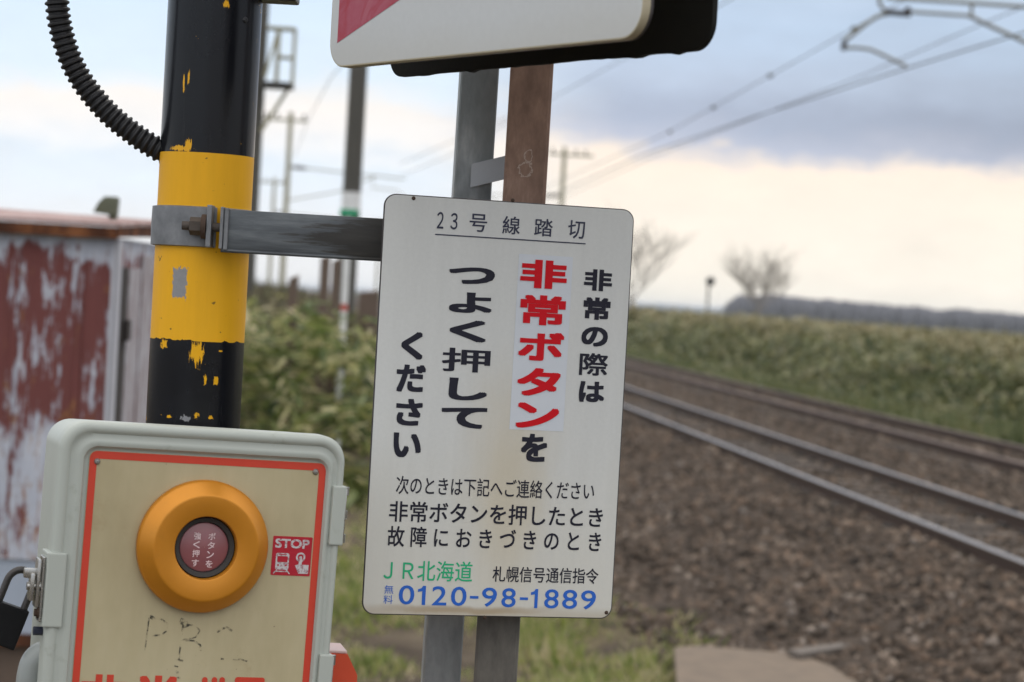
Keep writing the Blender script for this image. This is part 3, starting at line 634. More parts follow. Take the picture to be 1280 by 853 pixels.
b = MB(); b.box((.002, .14, Z(.8)), (.006, .298, Z(zE - .12))); d_o = b.build('door_gap_shade', MSLOT, e)  # dark sheet stands in for the shade inside the door gap
b = MB(); b.box((.006, .20, Z(zE - .43)), (.03, .29, Z(zE - .34)), bev=.008); b.build('handle', MSLOT, d_o)
b = MB(); b.box((.002, .62, Z(.34)), (.014, D_ - .02, Z(zE - .06)), bev=.003); b.build('side_panel', MSIDE, e)
b = MB(); b.box((.002, .30, Z(.5)), (.009, .6, Z(zE - .12)), bev=.002); b.build('door_leaf', MSIDE, e)
MVENT = simple('olive_vent_metal', (.075, .08, .05), .8, 0, .3, 12, .3)
b = MB(); q = P(134, 257, 10.3) - Vector((x1, 9.5, -.5)); zr = Z(zE + .11)
b.tube([(q.x + .03, q.y, zr - .04), (q.x + .028, q.y, q.z - .02)], .02, 12); b.loops([[(q.x - .055 + .0 * k, q.y - .04, q.z - .035), (q.x + .045, q.y - .04, q.z - .045), (q.x + .045, q.y + .04, q.z - .045), (q.x - .055, q.y + .04, q.z - .035)] if k == 0 else
   [(q.x - .035, q.y - .035, q.z + .01), (q.x + .05, q.y - .035, q.z + .03), (q.x + .05, q.y + .035, q.z + .03), (q.x - .035, q.y + .035, q.z + .01)] if k == 1 else
   [(q.x - .01, q.y - .02, q.z + .04), (q.x + .045, q.y - .02, q.z + .04), (q.x + .045, q.y + .02, q.z + .04), (q.x - .01, q.y + .02, q.z + .04)] for k in range(3)]); b.build('vent_cowl', MVENT, e)
# ------------------------------------------------------------------ striped pole
c0 = P(255, 270, 2.79); PC = Vector((c0.x, c0.y, 0)); PRAD = .057
zt = P(258, 191, 2.733).z; zb = P(245, 427, 2.733).z; GL = -.45
m = N('striped_pole_paint'); ny = m.noise(60, 4, .6); nb = m.noise(24, 5, .7, stretch=(1, 1, .5)); nf = m.noise(130, 4, .7)
edge = m.math('MULTIPLY', m.math('SUBTRACT', m.noise(45, 5, .7, stretch=(1, 1, .35)), .5), .016)
H_ = zt - zb
t = m.math('DIVIDE', m.math('SUBTRACT', m.math('ADD', m.z, edge), zb), H_ * 2)       # stripes repeat every two bands
# the upper edge is masked clean, the lower one is brushed
tc_ = m.math('DIVIDE', m.math('SUBTRACT', m.z, zb), H_ * 2)
fr = m.math('FRACT', t); frc = m.math('FRACT', tc_)
yl = m.math('MULTIPLY', m.math('GREATER_THAN', m.math('FRACT', m.math('ADD', t, .25)), .25), m.math('LESS_THAN', frc, .5))
yl = m.math('MULTIPLY', yl, m.math('GREATER_THAN', fr, .0)); yl = m.math('MULTIPLY', m.math('LESS_THAN', frc, .5), m.math('LESS_THAN', fr, .75))
ang = m.math('MULTIPLY', m.math('ARCTAN2', m.x, m.math('MULTIPLY', m.y, -1.0)), PRAD)     # metres round the pole, 0 at the front
black = m.mix(m.math('MULTIPLY', m.step(m.noise(70, 5, .75, stretch=(1.6, 1.6, .12), off=(3, 8, 2)), .62, .74), .35), m.vary((.006, .0065, .009), nb, .5), (.045, .043, .04)); yellow = m.vary(m.vary((.78, .395, .010), m.noise(6, 3), .10), m.noise(28, 5, .7, stretch=(1.5, 1.5, .15), off=(6, 1, 1)), .13)
def spot(px, py, ru, rv, warp, amp=4.2, p=2):
    q = P(px, py, 2.735) - PC; return m.spot(ang, m.z, math.atan2(q.x, -q.y) * PRAD, q.z, ru, rv, warp, amp, p)
brush = m.noise(240, 5, .75, stretch=(1.8, 1.8, .22)); fine = m.noise(330, 5, .75, stretch=(1, 1, .6))
chips = m.math('MULTIPLY', m.step(m.noise(38, 5, .75, off=(2, 4, 1)), .685, .70), .9)
for a in ((247, 441, .0075, .014, brush), (276, 477, .0036, .005, fine, 2.5), (258, 475, .0018, .006, fine), (207, 521, .003, .002, fine), (246, 520, .003, .003, fine), (229, 104, .0012, .010, brush), (236, 98, .0012, .009, brush),
          (268, 523, .0028, .002, fine), (284, 440, .003, .0012, brush), (236, 182, .0045, .007, brush), (222, 185, .013, .003, brush), (282, 6, .0035, .004, brush), (194, 430, .005, .005, fine)):
    chips = m.math('MAXIMUM', chips, spot(*a))
col = m.mix(yl, m.mix(chips, black, yellow), yellow)
grey = m.math('MAXIMUM', spot(223, 354, .0092, .0178, fine, 1.2, 3), spot(231, 523, .006, .003, fine))
blkspeck = m.math('MULTIPLY', m.step(m.noise(70, 3, .6, off=(9, 2, 3)), .70, .72), .8)
col = m.mix(m.math('MULTIPLY', blkspeck, yl), col, (.08, .05, .02))
col = m.mix(grey, col, m.vary((.25, .25, .26), nf, .2))
rough = m.math('ADD', m.math('MULTIPLY', nb, .18), m.math('ADD', .15, m.math('MULTIPLY', yl, .28)))
m.bump(m.math('ADD', nb, m.math('MULTIPLY', chips, -.5)), .12, .002)
MPOLE = m.done(col, rough, 0, .27)
e = tag(empty('striped_pole', Matrix.Translation((PC.x, PC.y, GL))), 'thick black and yellow striped crossing pole with chipped paint behind the button box', 'pole')
M0 = Matrix.Translation((0, 0, -GL))
b = MB(); b.tube([(0, 0, GL - .3), (0, 0, 3.2)], PRAD, 96); po = b.build('shaft', MPOLE, e); po.matrix_local = M0
MBLK = simple('black_paint', (.014, .014, .017), .4, 0, .2, 30, .2)
b = MB(); q = P(309, 25, 2.745) - PC; an = math.atan2(q.x, -q.y)
b.lathe([(.0005, -.0595), (.003, -.0592), (.0042, -.056)], 14, M=Matrix.Translation((0, 0, q.z)) @ Matrix.Rotation(an, 4, 'Z')); o = b.build('rivet', MBLK, e); o.matrix_local = M0
b = MB(); q = P(329, -1.5, 2.76) - PC; b.box((.05, -.02, q.z), (.1, .025, q.z + .05), bev=.003); o = b.build('side_bracket', MBLK, e); o.matrix_local = M0

# corrugated conduit entering the pole
MRUB = simple('black_corrugated_plastic', (.016, .016, .018), .5, 0, .2, 60, .1, .4)
cp = [(262, -470), (180, -440), (112, -360), (78, -240), (66, -120), (68, -50), (71, 0), (76, 36), (88, 74), (107, 108), (136, 142), (168, 168), (196, 186), (216, 196)]
cp = [P(x, y, 2.76 + .03 * max(0, i - 4) / 9 + (.03 if i == 0 else 0)) for i, (x, y) in enumerate(cp)]
def cat(pts, n):
    out = []
    for i in range(len(pts) - 1):
        a, b_, c_, d_ = pts[max(i - 1, 0)], pts[i], pts[i + 1], pts[min(i + 2, len(pts) - 1)]
        for k in range(n):
            u = k / n; out.append(.5 * ((2 * b_) + (c_ - a) * u + (2 * a - 5 * b_ + 4 * c_ - d_) * u * u + (3 * b_ - a - 3 * c_ + d_) * u ** 3))
    return out + [pts[-1]]
q = cat(cp, 40); acc = [0]
for i in range(1, len(q)): acc.append(acc[-1] + (q[i] - q[i - 1]).length)
tot = acc[-1]; pitch = .0083; npts = int(tot / pitch * 8); pts, rad = [], []; j = 0
for i in range(npts):
    s = tot * i / (npts - 1)
    while j < len(acc) - 2 and acc[j + 1] < s: j += 1
    pts.append(q[j].lerp(q[j + 1], (s - acc[j]) / max(acc[j + 1] - acc[j], 1e-9)))
    w = math.cos(2 * math.pi * s / pitch); rad.append(.0133 + .0016 * max(-1, min(1, w * 1.6)))
b = MB(); b.tube(pts, rad, 28); tag(b.build('corrugated_conduit', MRUB), 'black corrugated cable conduit curving down into the striped pole', 'conduit')

# ------------------------------------------------------------------ clamp and arm
m = N('galvanised_clamp'); f = m.noise(40, 5, .6); c = m.ramp(f, [(.3, (.14, .145, .155)), (.6, (.22, .225, .235)), (.8, (.30, .305, .31))]); m.bump(m.noise(300, 3), .15, .0006); MCL = m.done(c, .5, .55)
m = N('weathered_arm_steel'); f = m.noise(22, 6, .65, stretch=(.22, 1, 2.2))
dirt = m.step(m.math('ADD', m.math('ADD', m.math('MULTIPLY', m.x, 2.6), m.math('MULTIPLY', m.math('SUBTRACT', f, .5), 1.1)), m.math('MULTIPLY', m.math('ABSOLUTE', m.z), -9.0)), .17, .27)
c = m.mix(dirt, m.ramp(f, [(.3, (.04, .044, .05)), (.5, (.10, .11, .12)), (.7, (.22, .235, .245))]), m.ramp(f, [(.3, (.022, .021, .02)), (.6, (.05, .047, .043)), (.75, (.085, .08, .074))]))
m.bump(f, .2, .001); MARM = m.done(c, .5, .35)
MRUST = simple('rusty_bolt', (.062, .037, .025), .8, .2, .35, 60, .4)
zc = P(258, 284, 2.73).z; CLM = Matrix.Translation((PC.x, PC.y, zc)); hh = .0243
e = tag(empty('pole_clamp', CLM), 'galvanised clamp round the yellow band with a steel arm to the sign', 'clamp')
def band(a0, a1, r0, r1, h, bmat, name):
    b = MB(); rings = []
    for k in range(41):
        a = R(a0 + (a1 - a0) * k / 40); rings.append([(r * math.sin(a), -r * math.cos(a), z) for r, z in ((r0, -h), (r1, -h + .001), (r1 + .0006, 0), (r1, h - .001), (r0, h))])
    b.loops(rings, 0, True); return b.build(name, bmat, e)
gx = P(269, 284, 2.70).x - PC.x; ga = math.degrees(math.asin(gx / .06))
band(ga - 4, -185, .0572, .0625, hh, MCL, 'band'); band(ga + 5, 180, .0572, .0615, hh, MCL, 'band')
b = MB(); b.box((gx - .0115, -.085, -hh), (gx - .0055, -.056, hh + .0015), bev=.0012); b.build('flange', MCL, e)
b = MB(); b.box((gx + .0045, -.085, -hh - .001), (gx + .0085, -.054, hh), bev=.001); b.box((gx + .0095, -.084, -hh - .002), (gx + .0145, -.05, hh - .001), bev=.001); b.build('flange', MCL, e)
MBOLT = simple('dull_bolt_steel', (.075, .06, .05), .65, .3, .35, 60, .3)
bo = MB(); bo.tube([(gx - .0415, -.073, 0), (gx + .012, -.073, 0)], .0052, 16); bolt = bo.build('bolt', MBOLT, e)
b = MB(); b.tube([(gx - .032, -.073, 0), (gx - .0185, -.073, 0)], .0108, 6, smooth=False); b.build('nut', MBOLT, bolt)
b = MB(); b.tube([(gx - .0182, -.073, 0), (gx - .0122, -.073, 0)], .0145, 20); b.build('washer', MRUST, bolt)
A0, A1 = P(277, 288.5, 2.712), P(640, 311.5, 2.752); dv = (A1 - A0); ln = dv.length
AM = Matrix.Translation(A0) @ Matrix.Rotation(math.atan2(dv.y, dv.x), 4, 'Z')
b = MB(); b.box((0, -.003, -.0255), (ln, .003, .0255), bev=.0012); b.tube([(0, -.0025, -.0235), (ln, -.0025, -.0235)], .0022, 8)
o = b.build('arm', MARM, e); o.matrix_world = AM

# ------------------------------------------------------------------ sign posts
m = N('galvanised_post_zinc'); f = m.noise(34, 5, .65, stretch=(1, 1, .45)); f2 = m.noise(7, 4, .6, stretch=(1, 1, .3), dist=1.5)
c = m.mix(m.step(f2, .4, .62), m.ramp(f, [(.3, (.15, .165, .17)), (.7, (.25, .27, .275))]), m.ramp(f, [(.3, (.25, .265, .27)), (.7, (.40, .415, .42))])); MGALV = m.done(c, .55, .35)
m = N('rusty_post_paint'); f = m.noise(60, 5, .7, stretch=(1, 1, .4)); lowm = m.step(m.math('ADD', m.z, m.math('MULTIPLY', m.noise(6, 3), .1)), 1.90, 2.10)
c = m.mix(lowm, m.ramp(f, [(.3, (.085, .078, .068)), (.7, (.15, .138, .12))]), m.ramp(f, [(.3, (.15, .088, .062)), (.55, (.225, .135, .096)), (.75, (.30, .19, .14))]))
q = P(658, 204, 2.775)
RING = []
def ringspot(px, py, ru, rv):
    q = P(px, py, 2.775); du = m.math('DIVIDE', m.math('SUBTRACT', m.x, q.x - PB.x), ru); dv_ = m.math('DIVIDE', m.math('SUBTRACT', m.z, q.z + .45), rv)
    d = m.math('ADD', m.math('SQRT', m.math('ADD', m.math('MULTIPLY', du, du), m.math('MULTIPLY', dv_, dv_))), m.math('MULTIPLY', m.math('SUBTRACT', m.noise(170, 4), .5), 1.9))
    return m.math('LESS_THAN', m.math('ABSOLUTE', m.math('SUBTRACT', d, 1.0)), .13)
q1, q2 = P(661, 150, 2.80), P(621, 815, 2.80)
dirp = (q1 - q2).normalized(); PB = q2 + dirp * ((-.45 - q2.z) / dirp.z); tp = q2 + dirp * ((2.6 - q2.z) / dirp.z)
scar = m.math('MAXIMUM', ringspot(660, 195, .0045, .007), ringspot(657, 212, .0075, .0085))
c = m.mix(m.math('MULTIPLY', scar, .8), c, (.38, .30, .25)); m.bump(f, .25, .001); MRP = m.done(c, .65, .1)
b = MB(); w = .0262
b.loops([[(p.x - PB.x + x, p.y - PB.y + y, p.z - PB.z) for x, y in ((-w + .004, -w), (w - .004, -w), (w - .001, -w + .001), (w, -w + .004), (w, w), (-w, w), (-w, -w + .004), (-w + .001, -w + .001))] for p in (PB, PB.lerp(tp, .5), tp)])
tag(b.build('rusty_post', MRP, None, Matrix.Translation(PB)), 'square brown rusted post behind the sign, right of the zinc one', 'post')
q1, q2 = P(595, 150, 2.87), P(553, 812, 2.87); dirp = (q1 - q2).normalized(); GB = q2 + dirp * ((-.45 - q2.z) / dirp.z); tp = q2 + dirp * ((2.6 - q2.z) / dirp.z)
e = tag(empty('galvanised_post', Matrix.Translation(GB)), 'square grey zinc coated post behind the sign, left of the rusted one', 'post')
b = MB(); w = .0235; cs = [(-w, -w), (w, -w), (w, w), (-w, w)]; ca, sa = math.cos(R(5)), math.sin(R(5))
cs = [(x, y) for X, Y in cs for x, y in ((X * .93, Y), (X, Y * .93))]; cs = [cs[0], cs[2], cs[3], cs[5], cs[4], cs[6], cs[7], cs[1]]
b.loops([[(p.x + x * ca - y * sa, p.y + x * sa + y * ca, p.z) for x, y in cs] for p in (Vector((0, 0, -.2)), (tp - GB) * .5, tp - GB)]); b.build('shaft', MGALV, e)
a, c_ = P(589, 220, 2.838) - GB, P(650, 205, 2.768 + .06) - GB; d_ = c_ - a
b = MB(); nn = Vector((d_.y, -d_.x, 0)).normalized() * .002; b.loops([[p - nn + Vector((0, 0, -.0145)), p + nn + Vector((0, 0, -.0145)), p + nn + Vector((0, 0, .0145)), p - nn + Vector((0, 0, .0145))] for p in (a, c_)]); b.build('strap', simple('strap_steel', (.36, .37, .39), .5, .3, .15, 30, .1), e)

# ------------------------------------------------------------------ the information sign
SM = frame(Vector((-.00974, 2.72, 1.3896)), 15.12); SW, SH = .3074, .4945
m = N('aged_white_sign_enamel'); n0 = m.noise(9, 4, .6, stretch=(1.4, 1, .6)); nf = m.noise(220, 3, .6)
cst = onplane(SM, 632, 605)
du = m.math('DIVIDE', m.math('SUBTRACT', m.x, cst[0]), .062); dv_ = m.math('DIVIDE', m.math('SUBTRACT', m.z, cst[1]), .14)
st = m.math('SUBTRACT', 1.0, m.math('ADD', m.math('SQRT', m.math('ADD', m.math('MULTIPLY', du, du), m.math('MULTIPLY', dv_, dv_))), m.math('MULTIPLY', m.math('SUBTRACT', n0, .5), .9)))
st = m.math('MULTIPLY', m.step(st, -.35, .9), .55)
low = m.step(m.math('ADD', m.z, m.math('MULTIPLY', m.math('SUBTRACT', n0, .5), .2)), .02, -.22)
c = m.mix(m.math('MULTIPLY', low, .55), m.vary((.61, .615, .60), nf, .06), (.635, .61, .53))
c = m.mix(st, c, (.53, .44, .28)); c = m.vary(c, m.noise(26, 4, .65, stretch=(1.6, 1, .12)), .07)
# the rusty tide mark along the bottom edge
bz = m.math('ADD', m.math('SUBTRACT', m.z, -SH / 2 + .0075), m.math('MULTIPLY', m.math('SUBTRACT', m.noise(18, 4, .6, stretch=(1, 1, .3), off=(4, 0, 0)), .5), .014))
tide = m.math('MULTIPLY', m.step(m.math('ABSOLUTE', bz), .0065, .001), m.math('SUBTRACT', 1.0, m.step(m.math('ABSOLUTE', m.math('SUBTRACT', m.x, -.03)), .03, .14)))
c = m.mix(m.math('MULTIPLY', tide, .6), c, (.30, .19, .08))
edge_ = m.step(m.z, -SH / 2 + .016, -SH / 2 + .002); c = m.mix(m.math('MULTIPLY', edge_, .4), c, (.38, .29, .17))
MSIGN = m.done(c, .42, 0, .4)
MEDGE = simple('sign_edge_dirty', (.055, .048, .05), .6, .2, .3, 60, .1)
INK = simple('faded_navy_ink', (.022, .022, .034), .6, 0, .15, 60, 0, .15); INKT = simple('navy_ink', (.02, .023, .055), .5, 0, .15, 60, 0)
INKG = simple('green_ink', (.03, .42, .20), .5, 0, .1, 60, 0, .15); INKB = simple('blue_ink', (.012, .115, .53), .5, 0, .1, 60, 0)
INKR = simple('red_ink', (.58, .010, .018), .55, 0, .06, 60, 0, .12); MPAN = simple('pale_sticker', (.60, .63, .68), .4, 0, .04, 40, 0)
e = tag(empty('information_sign', SM), 'white rectangular sign with Japanese emergency instructions and phone number', 'sign')
b = MB(); x0, x1, z0, z1 = -SW / 2, SW / 2, -SH / 2, SH / 2
rr = [rrrect for rrrect in (rrect(x0, x1, z0, z1, .0145, .003), rrect(x0, x1, z0, z1, .0145, .0005), rrect(x0 + .0006, x1 - .0006, z0 + .0006, z1 - .0006, .014, 0), rrect(x0 + .0012, x1 - .0012, z0 + .0012, z1 - .0012, .0135, 0))]
b.loops(rr, 1, False); b.mi[-1] = 0; b.build('plate', [MSIGN, MEDGE], e)
YL = -.0004
t_ = MB()
for ch, bx in (('２', (545.8, 264.9, 555.2, 286.2)), ('３', (562.7, 266.2, 572.6, 287.4)), ('号', (586.3, 267, 609.7, 290.7)), ('線', (627.6, 270, 650.8, 293.8)), ('踏', (667.4, 273, 691.7, 296.4)), ('切', (709.5, 275.2, 731.8, 299.2))):
    px_text(t_, SM, ch, bx, YL, 1, .008)
a, c_ = onplane(SM, 544, 293, YL), onplane(SM, 732, 305.6, YL); t_.add([(a[0], YL, a[1] - .0008), (c_[0], YL, a[1] - .0008), (c_[0], YL, a[1] + .0006), (a[0], YL, a[1] + .0006)], [(0, 1, 2, 3)], 1)
BOLD = .038
for ch, bx in (('非', (729.4, 336, 766.1, 365)), ('常', (728.4, 371, 763.8, 401)), ('の', (726.1, 407.9, 760.7, 434.4)), ('際', (723.5, 440.6, 760.7, 470.8)), ('は', (723, 476.1, 756.3, 504)),
               ('を', (650.2, 541.5, 685, 578.4)), ('つ', (560.5, 332.7, 619.5, 357.2)), ('よ', (560.7, 364.3, 616, 393.2)), ('く', (561, 399, 609, 429)), ('押', (551.6, 433.9, 614, 467.1)),
               ('し', (560.1, 471.6, 610.1, 502.2)), ('て', (550.8, 507.5, 609.5, 537.2)), ('く', (500.6, 414, 530, 450.4)), ('だ', (494.5, 454.9, 533, 491.6)), ('さ', (494, 497.7, 529, 533.3)), ('い', (490.5, 540.2, 527.3, 573.1))):
    px_text(t_, SM, ch, bx, YL, 0, BOLD if ch not in '際押' else .018)
px_line(t_, SM, '次のときは下記へご連絡ください', (495.3, 606.8), (742.8, 613.8), 23.0, YL, 0, .006)
px_line(t_, SM, '非常ボタンを押したとき', (486.6, 639.2), (753.6, 647.2), 26.0, YL, 0, .012)
px_line(t_, SM, '故 障 に お き づ き の と き', (484.5, 670.8), (751.5, 677.2), 25.8, YL, 0, .012)
px_line(t_, SM, 'ＪＲ北海道', (479.6, 713), (590.7, 714.4), 25.5, YL, 2, .006)
px_line(t_, SM, '札幌信号通信指令', (615.8, 718), (748, 720.3), 19.5, YL, 0, .008)
px_text(t_, SM, '無', (480.2, 731.4, 492.2, 742.8), YL, 3, .0); px_text(t_, SM, '料', (479.1, 743.8, 491.4, 755.5), YL, 3, .0)
def one(bx):
    x0, x1 = onplane(SM, bx[0], (bx[1] + bx[3]) / 2, YL)[0], onplane(SM, bx[2], (bx[1] + bx[3]) / 2, YL)[0]; z1, z0 = onplane(SM, (bx[0] + bx[2]) / 2, bx[1] + .3, YL)[1], onplane(SM, (bx[0] + bx[2]) / 2, bx[3] - .3, YL)[1]
    t_.add([(x0 + u * (x1 - x0), YL, z0 + v * (z1 - z0)) for u, v in ((1, 0), (1, 1), (.62, 1), (.45, .88), (0, .82), (0, .68), (.55, .72), (.55, 0))], [tuple(range(8))], 3)
for ch, xa, xb in (('0', 187, 265), ('1', 280, 318), ('2', 348, 422), ('0', 440, 518), ('-', 533, 575), ('9', 590, 665), ('8', 685, 757), ('-', 775, 815), ('1', 828, 862), ('8', 893, 965), ('8', 980, 1055), ('9', 1070, 1145)):
    yt = 200 + (xa - 187) * .0275; ya, yb_ = (yt, yt + 95) if ch != '-' else (yt + 43, yt + 57)
    if ch == '1': one((450 + xa / 3.879, 680 + ya / 3.879, 450 + xb / 3.879, 680 + yb_ / 3.879)); continue
    px_text(t_, SM, ch, (450 + xa / 3.879, 680 + ya / 3.879, 450 + xb / 3.879, 680 + yb_ / 3.879), YL, 3, .006 if ch != '-' else .0, .03)
t_.build('lettering', [INK, INKT, INKG, INKB], e)
b = MB(); q = [onplane(SM, *p_, -.0002) for p_ in ((648.1, 317.7), (716.5, 321.3), (703.8, 539.6), (637.4, 536.7))]
xa, xb = (q[0][0] + q[3][0]) / 2, (q[1][0] + q[2][0]) / 2; za, zb_ = (q[2][1] + q[3][1]) / 2, (q[0][1] + q[1][1]) / 2
b.add([(xa, -.0002, za), (xb, -.0002, za), (xb, -.0002, zb_), (xa, -.0002, zb_)], [(0, 1, 2, 3)]); wp = b.build('warning_panel', MPAN, e)
t_ = MB()
for ch, bx, of in (('非', (649.7, 323.7, 710, 362.7), .042), ('常', (649.1, 367.7, 708.2, 408.5), .034), ('ボ', (646.8, 413.6, 706.2, 453), .036), ('タ', (645.1, 458.7, 701.8, 497), .036), ('ン', (643.8, 502.2, 699.8, 537.2), .036)):
    px_text(t_, SM, ch, bx, -.0008, 0, of)
t_.build('lettering', INKR, wp)
for px, py in ((641, 250.5), (606, 772), (758, 766), (517, 248)):
    b = MB(); a = onplane(SM, px, py, 0); b.lathe([(.0003, -.0016), (.0018, -.0013), (.0024, 0)], 12, M=Matrix.Translation((a[0], 0, a[1]))); b.build('rivet', MRUST, e)
b = MB(); a = onplane(SM, 645, 300, .003); b.tube([(a[0], .0031, a[1]), (a[0], .055, a[1])], .006, 12); a = onplane(SM, 625, 720, .003); b.tube([(a[0], .0031, a[1]), (a[0], .055, a[1])], .006, 12); b.build('fixing_bolt', MRUST, e)

# ------------------------------------------------------------------ the large sign at the top edge
bl, br = P(409.5, 87, 2.56), P(801, 45.5, 2.10); dv = br - bl; wy = math.degrees(math.atan2(dv.y, dv.x)); WW = math.hypot(dv.x, dv.y)
TM = frame(Vector((bl.x, bl.y, (bl.z + br.z) / 2)), wy)
m = N('white_reflective_sheet'); f = m.noise(5, 4, .6); c = m.vary((.56, .575, .58), m.noise(120, 3), .05); c = m.mix(m.math('MULTIPLY', m.step(m.math('ADD', m.z, m.math('MULTIPLY', m.math('SUBTRACT', f, .5), .06)), .05, .0), .35), c, (.50, .48, .42)); MTOP = m.done(c, .38, 0, .4)
MCREAM = simple('yellowed_rim', (.42, .37, .26), .5, 0, .2, 40, .1)
m = N('faded_red_film'); f = m.noise(22, 4, .6, dist=2.5); c = m.ramp(f, [(.3, (.34, .008, .025)), (.55, (.36, .05, .085)), (.8, (.40, .10, .13))]); MRF = m.done(c, .35, 0, .4)
e = tag(empty('warning_sign', TM), 'large white sign with red triangle cut off by the top edge, black plate behind', 'sign')
Ht = .60
b = MB(); rings = [rrect(.0, WW, 0, Ht, .03, .013), rrect(0, WW, 0, Ht, .03, .0095), rrect(0, WW, 0, Ht, .03, .0022), rrect(.0006, WW - .0006, .0006, Ht - .0006, .0295, .0012), rrect(.002, WW - .002, .002, Ht - .002, .028, .0010)]
b.loops(rings, 1, True); b.mi[-1] = 0
for i, f_ in enumerate(b.f):
    if len(f_) == 4 and all(b.v[v][1] > .0090 for v in f_): b.mi[i] = 2
b.build('front_plate', [MTOP, MCREAM, MEDGE], e)
a0 = onplane(TM, 421.5, 54, .0008); a1 = onplane(TM, 499.5, 0, .0008); xw = WW - .045; zw = a0[1] + (xw - a0[0]) * (a1[1] - a0[1]) / (a1[0] - a0[0])
b = MB(); b.add([(a0[0], .0007, a0[1]), (xw, .0007, zw), (a0[0], .0007, zw)], [(0, 1, 2)]); b.build('red_triangle', MRF, e)
kl, kr = P(485, 99, 2.65), P(889, 60, 2.18); I = TM.inverted(); kl, kr = I @ kl, I @ kr; yb = (kl.y + kr.y) / 2; zb0 = (kl.z + kr.z) / 2
MBLACK = simple('matt_black_plate', (.010, .010, .009), .75, 0, .3, 30, .3, .2)
b = MB(); x0, x1 = kl.x, kr.x
rg = rrect(x0, x1, zb0, zb0 + Ht, .027, 0, 10); rs = random.Random(3)
lowr = [i for i, p_ in enumerate(rg) if p_[2] < zb0 + .002]
i0 = 33                                                 # between the two lower corners the lip is ragged
pts = rg[:i0]
xs_ = np.linspace(rg[i0 - 1][0] + .004, rg[i0][0] - .004, 46); wob = 0
for x in xs_:
    wob = .6 * wob + rs.uniform(-1, 1) * .0006; fe = min(1, (x - xs_[0]) / .03, (xs_[-1] - x) / .05); pts.append((float(x), 0, zb0 + fe * wob - (.002 if rs.random() < .06 else 0)))
pts += rg[i0:]
b.loops([[(x, yb, z) for x, y, z in pts], [(x, yb + .006, z) for x, y, z in pts]]); b.build('back_plate', MBLACK, e)
for x in (.12, WW - .1):
    b = MB(); b.tube([(x, .0122, .24), (x, yb - .0003, .24)], .014, 16); b.build('spacer', MEDGE, e)
IP = TM.inverted() @ Vector((PB.x + .14, PB.y - .028, TM.translation.z + .3)); 
b = MB(); b.box((IP.x - .03, yb + .0062, .24), (IP.x + .03, IP.y, .27)); b.build('mounting_bracket', MBLACK, e)

# ------------------------------------------------------------------ emergency button box
BM = frame(Vector((-.3316, 2.52, 1.1292)), 20, 1.5)
def bp(px, py, y=0): return onplane(BM, px, py, y)
bx0 = bp(75, 560, -.008)[0]; bx1 = bp(432.5, 575, -.008)[0]; bz1 = bp(250, 535.5, -.008)[1]; bz0 = bz1 - .47
m = N('grey_green_housing'); f = m.noise(8, 4, .6); c = m.vary((.42, .445, .405), f, .06); c = m.mix(m.math('MULTIPLY', m.step(m.noise(30, 5, .7), .58, .74), .4), c, (.24, .245, .19)); m.bump(m.noise(400, 2), .06, .0004); MHOUSE = m.done(c, .42, 0, .45)
m = N('cream_face_plate'); f = m.noise(6, 5, .62, stretch=(1, 1, .5)); f2 = m.noise(90, 3, .6, stretch=(1, 1, .15))
c = m.ramp(f, [(.25, (.36, .30, .175)), (.5, (.46, .395, .245)), (.75, (.53, .465, .31))]); c = m.vary(c, f2, .05)
c = m.mix(m.math('MULTIPLY', m.step(m.noise(11, 5, .7, off=(3, 3, 1)), .60, .74), .35), c, (.30, .21, .11)); c = m.mix(m.math('MULTIPLY', m.step(m.noise(230, 2, .5, off=(1, 1, 9)), .76, .79), .7), c, (.09, .06, .04)); MFACE = m.done(c, .5, 0, .35)
e = tag(empty('emergency_button_box', BM), 'grey-green box with round orange emergency button and red bordered cream face', 'button box')
def rb(i, y, r=.03): return rrect(bx0 + i * 1.03, bx1 - i * .70, bz0 + i, bz1 - i, max(r - i * .55, .006), y, 10)
b = MB(); b.loops([rb(i, y) for i, y in ((0, .022), (0, -.003), (.0012, -.0062), (.0042, -.0082), (.008, -.0084), (.0105, -.0072), (.0125, -.0052), (.017, -.0048), (.0195, -.0062), (.0225, -.0068), (.026, -.0055), (.0285, -.001), (.030, 0))], 0, True); b.build('lid', MHOUSE, e)
b = MB(); b.loops([rb(.006, .0222), rb(.006, .13), rb(.012, .137)], 0, True); b.build('housing', MHOUSE, e)
fx0, fx1 = bp(105, 700, -.001), bp(404, 700, -.001); tl, tr_ = bp(113, 566, -.001), bp(404, 580, -.001)
fa, fb_ = (bp(112, 574)[0] + bp(98, 740)[0]) / 2, (bp(407, 582)[0] + bp(396.5, 740)[0]) / 2; ft = (bp(118, 564)[1] + bp(400, 578)[1]) / 2; fz0 = bz0 + .034
b = MB(); b.loops([rrect(fa, fb_, fz0, ft, .008, .0004), rrect(fa, fb_, fz0, ft, .008, -.0007)]); fp = b.build('face_plate', MFACE, e)
RB = simple('red_border_print', (.58, .048, .022), .45, 0, .08, 30, 0)
def redpart(mb, name, y): o = mb.build(name, RB, fp); return o
b = MB(); ro, ri = rrect(fa + .0004, fb_ - .0004, fz0, ft - .0004, .008, -.0011), rrect(fa + .0082, fb_ - .0082, fz0 + .0088, ft - .0088, .003, -.0011)
n_ = len(ro); b.add(ro + ri, [(i, (i + 1) % n_, n_ + (i + 1) % n_, n_ + i) for i in range(n_)]); redpart(b, 'border', 0)
MSCR = simple('screw_steel', (.32, .31, .29), .4, .7, .2, 50, .1)
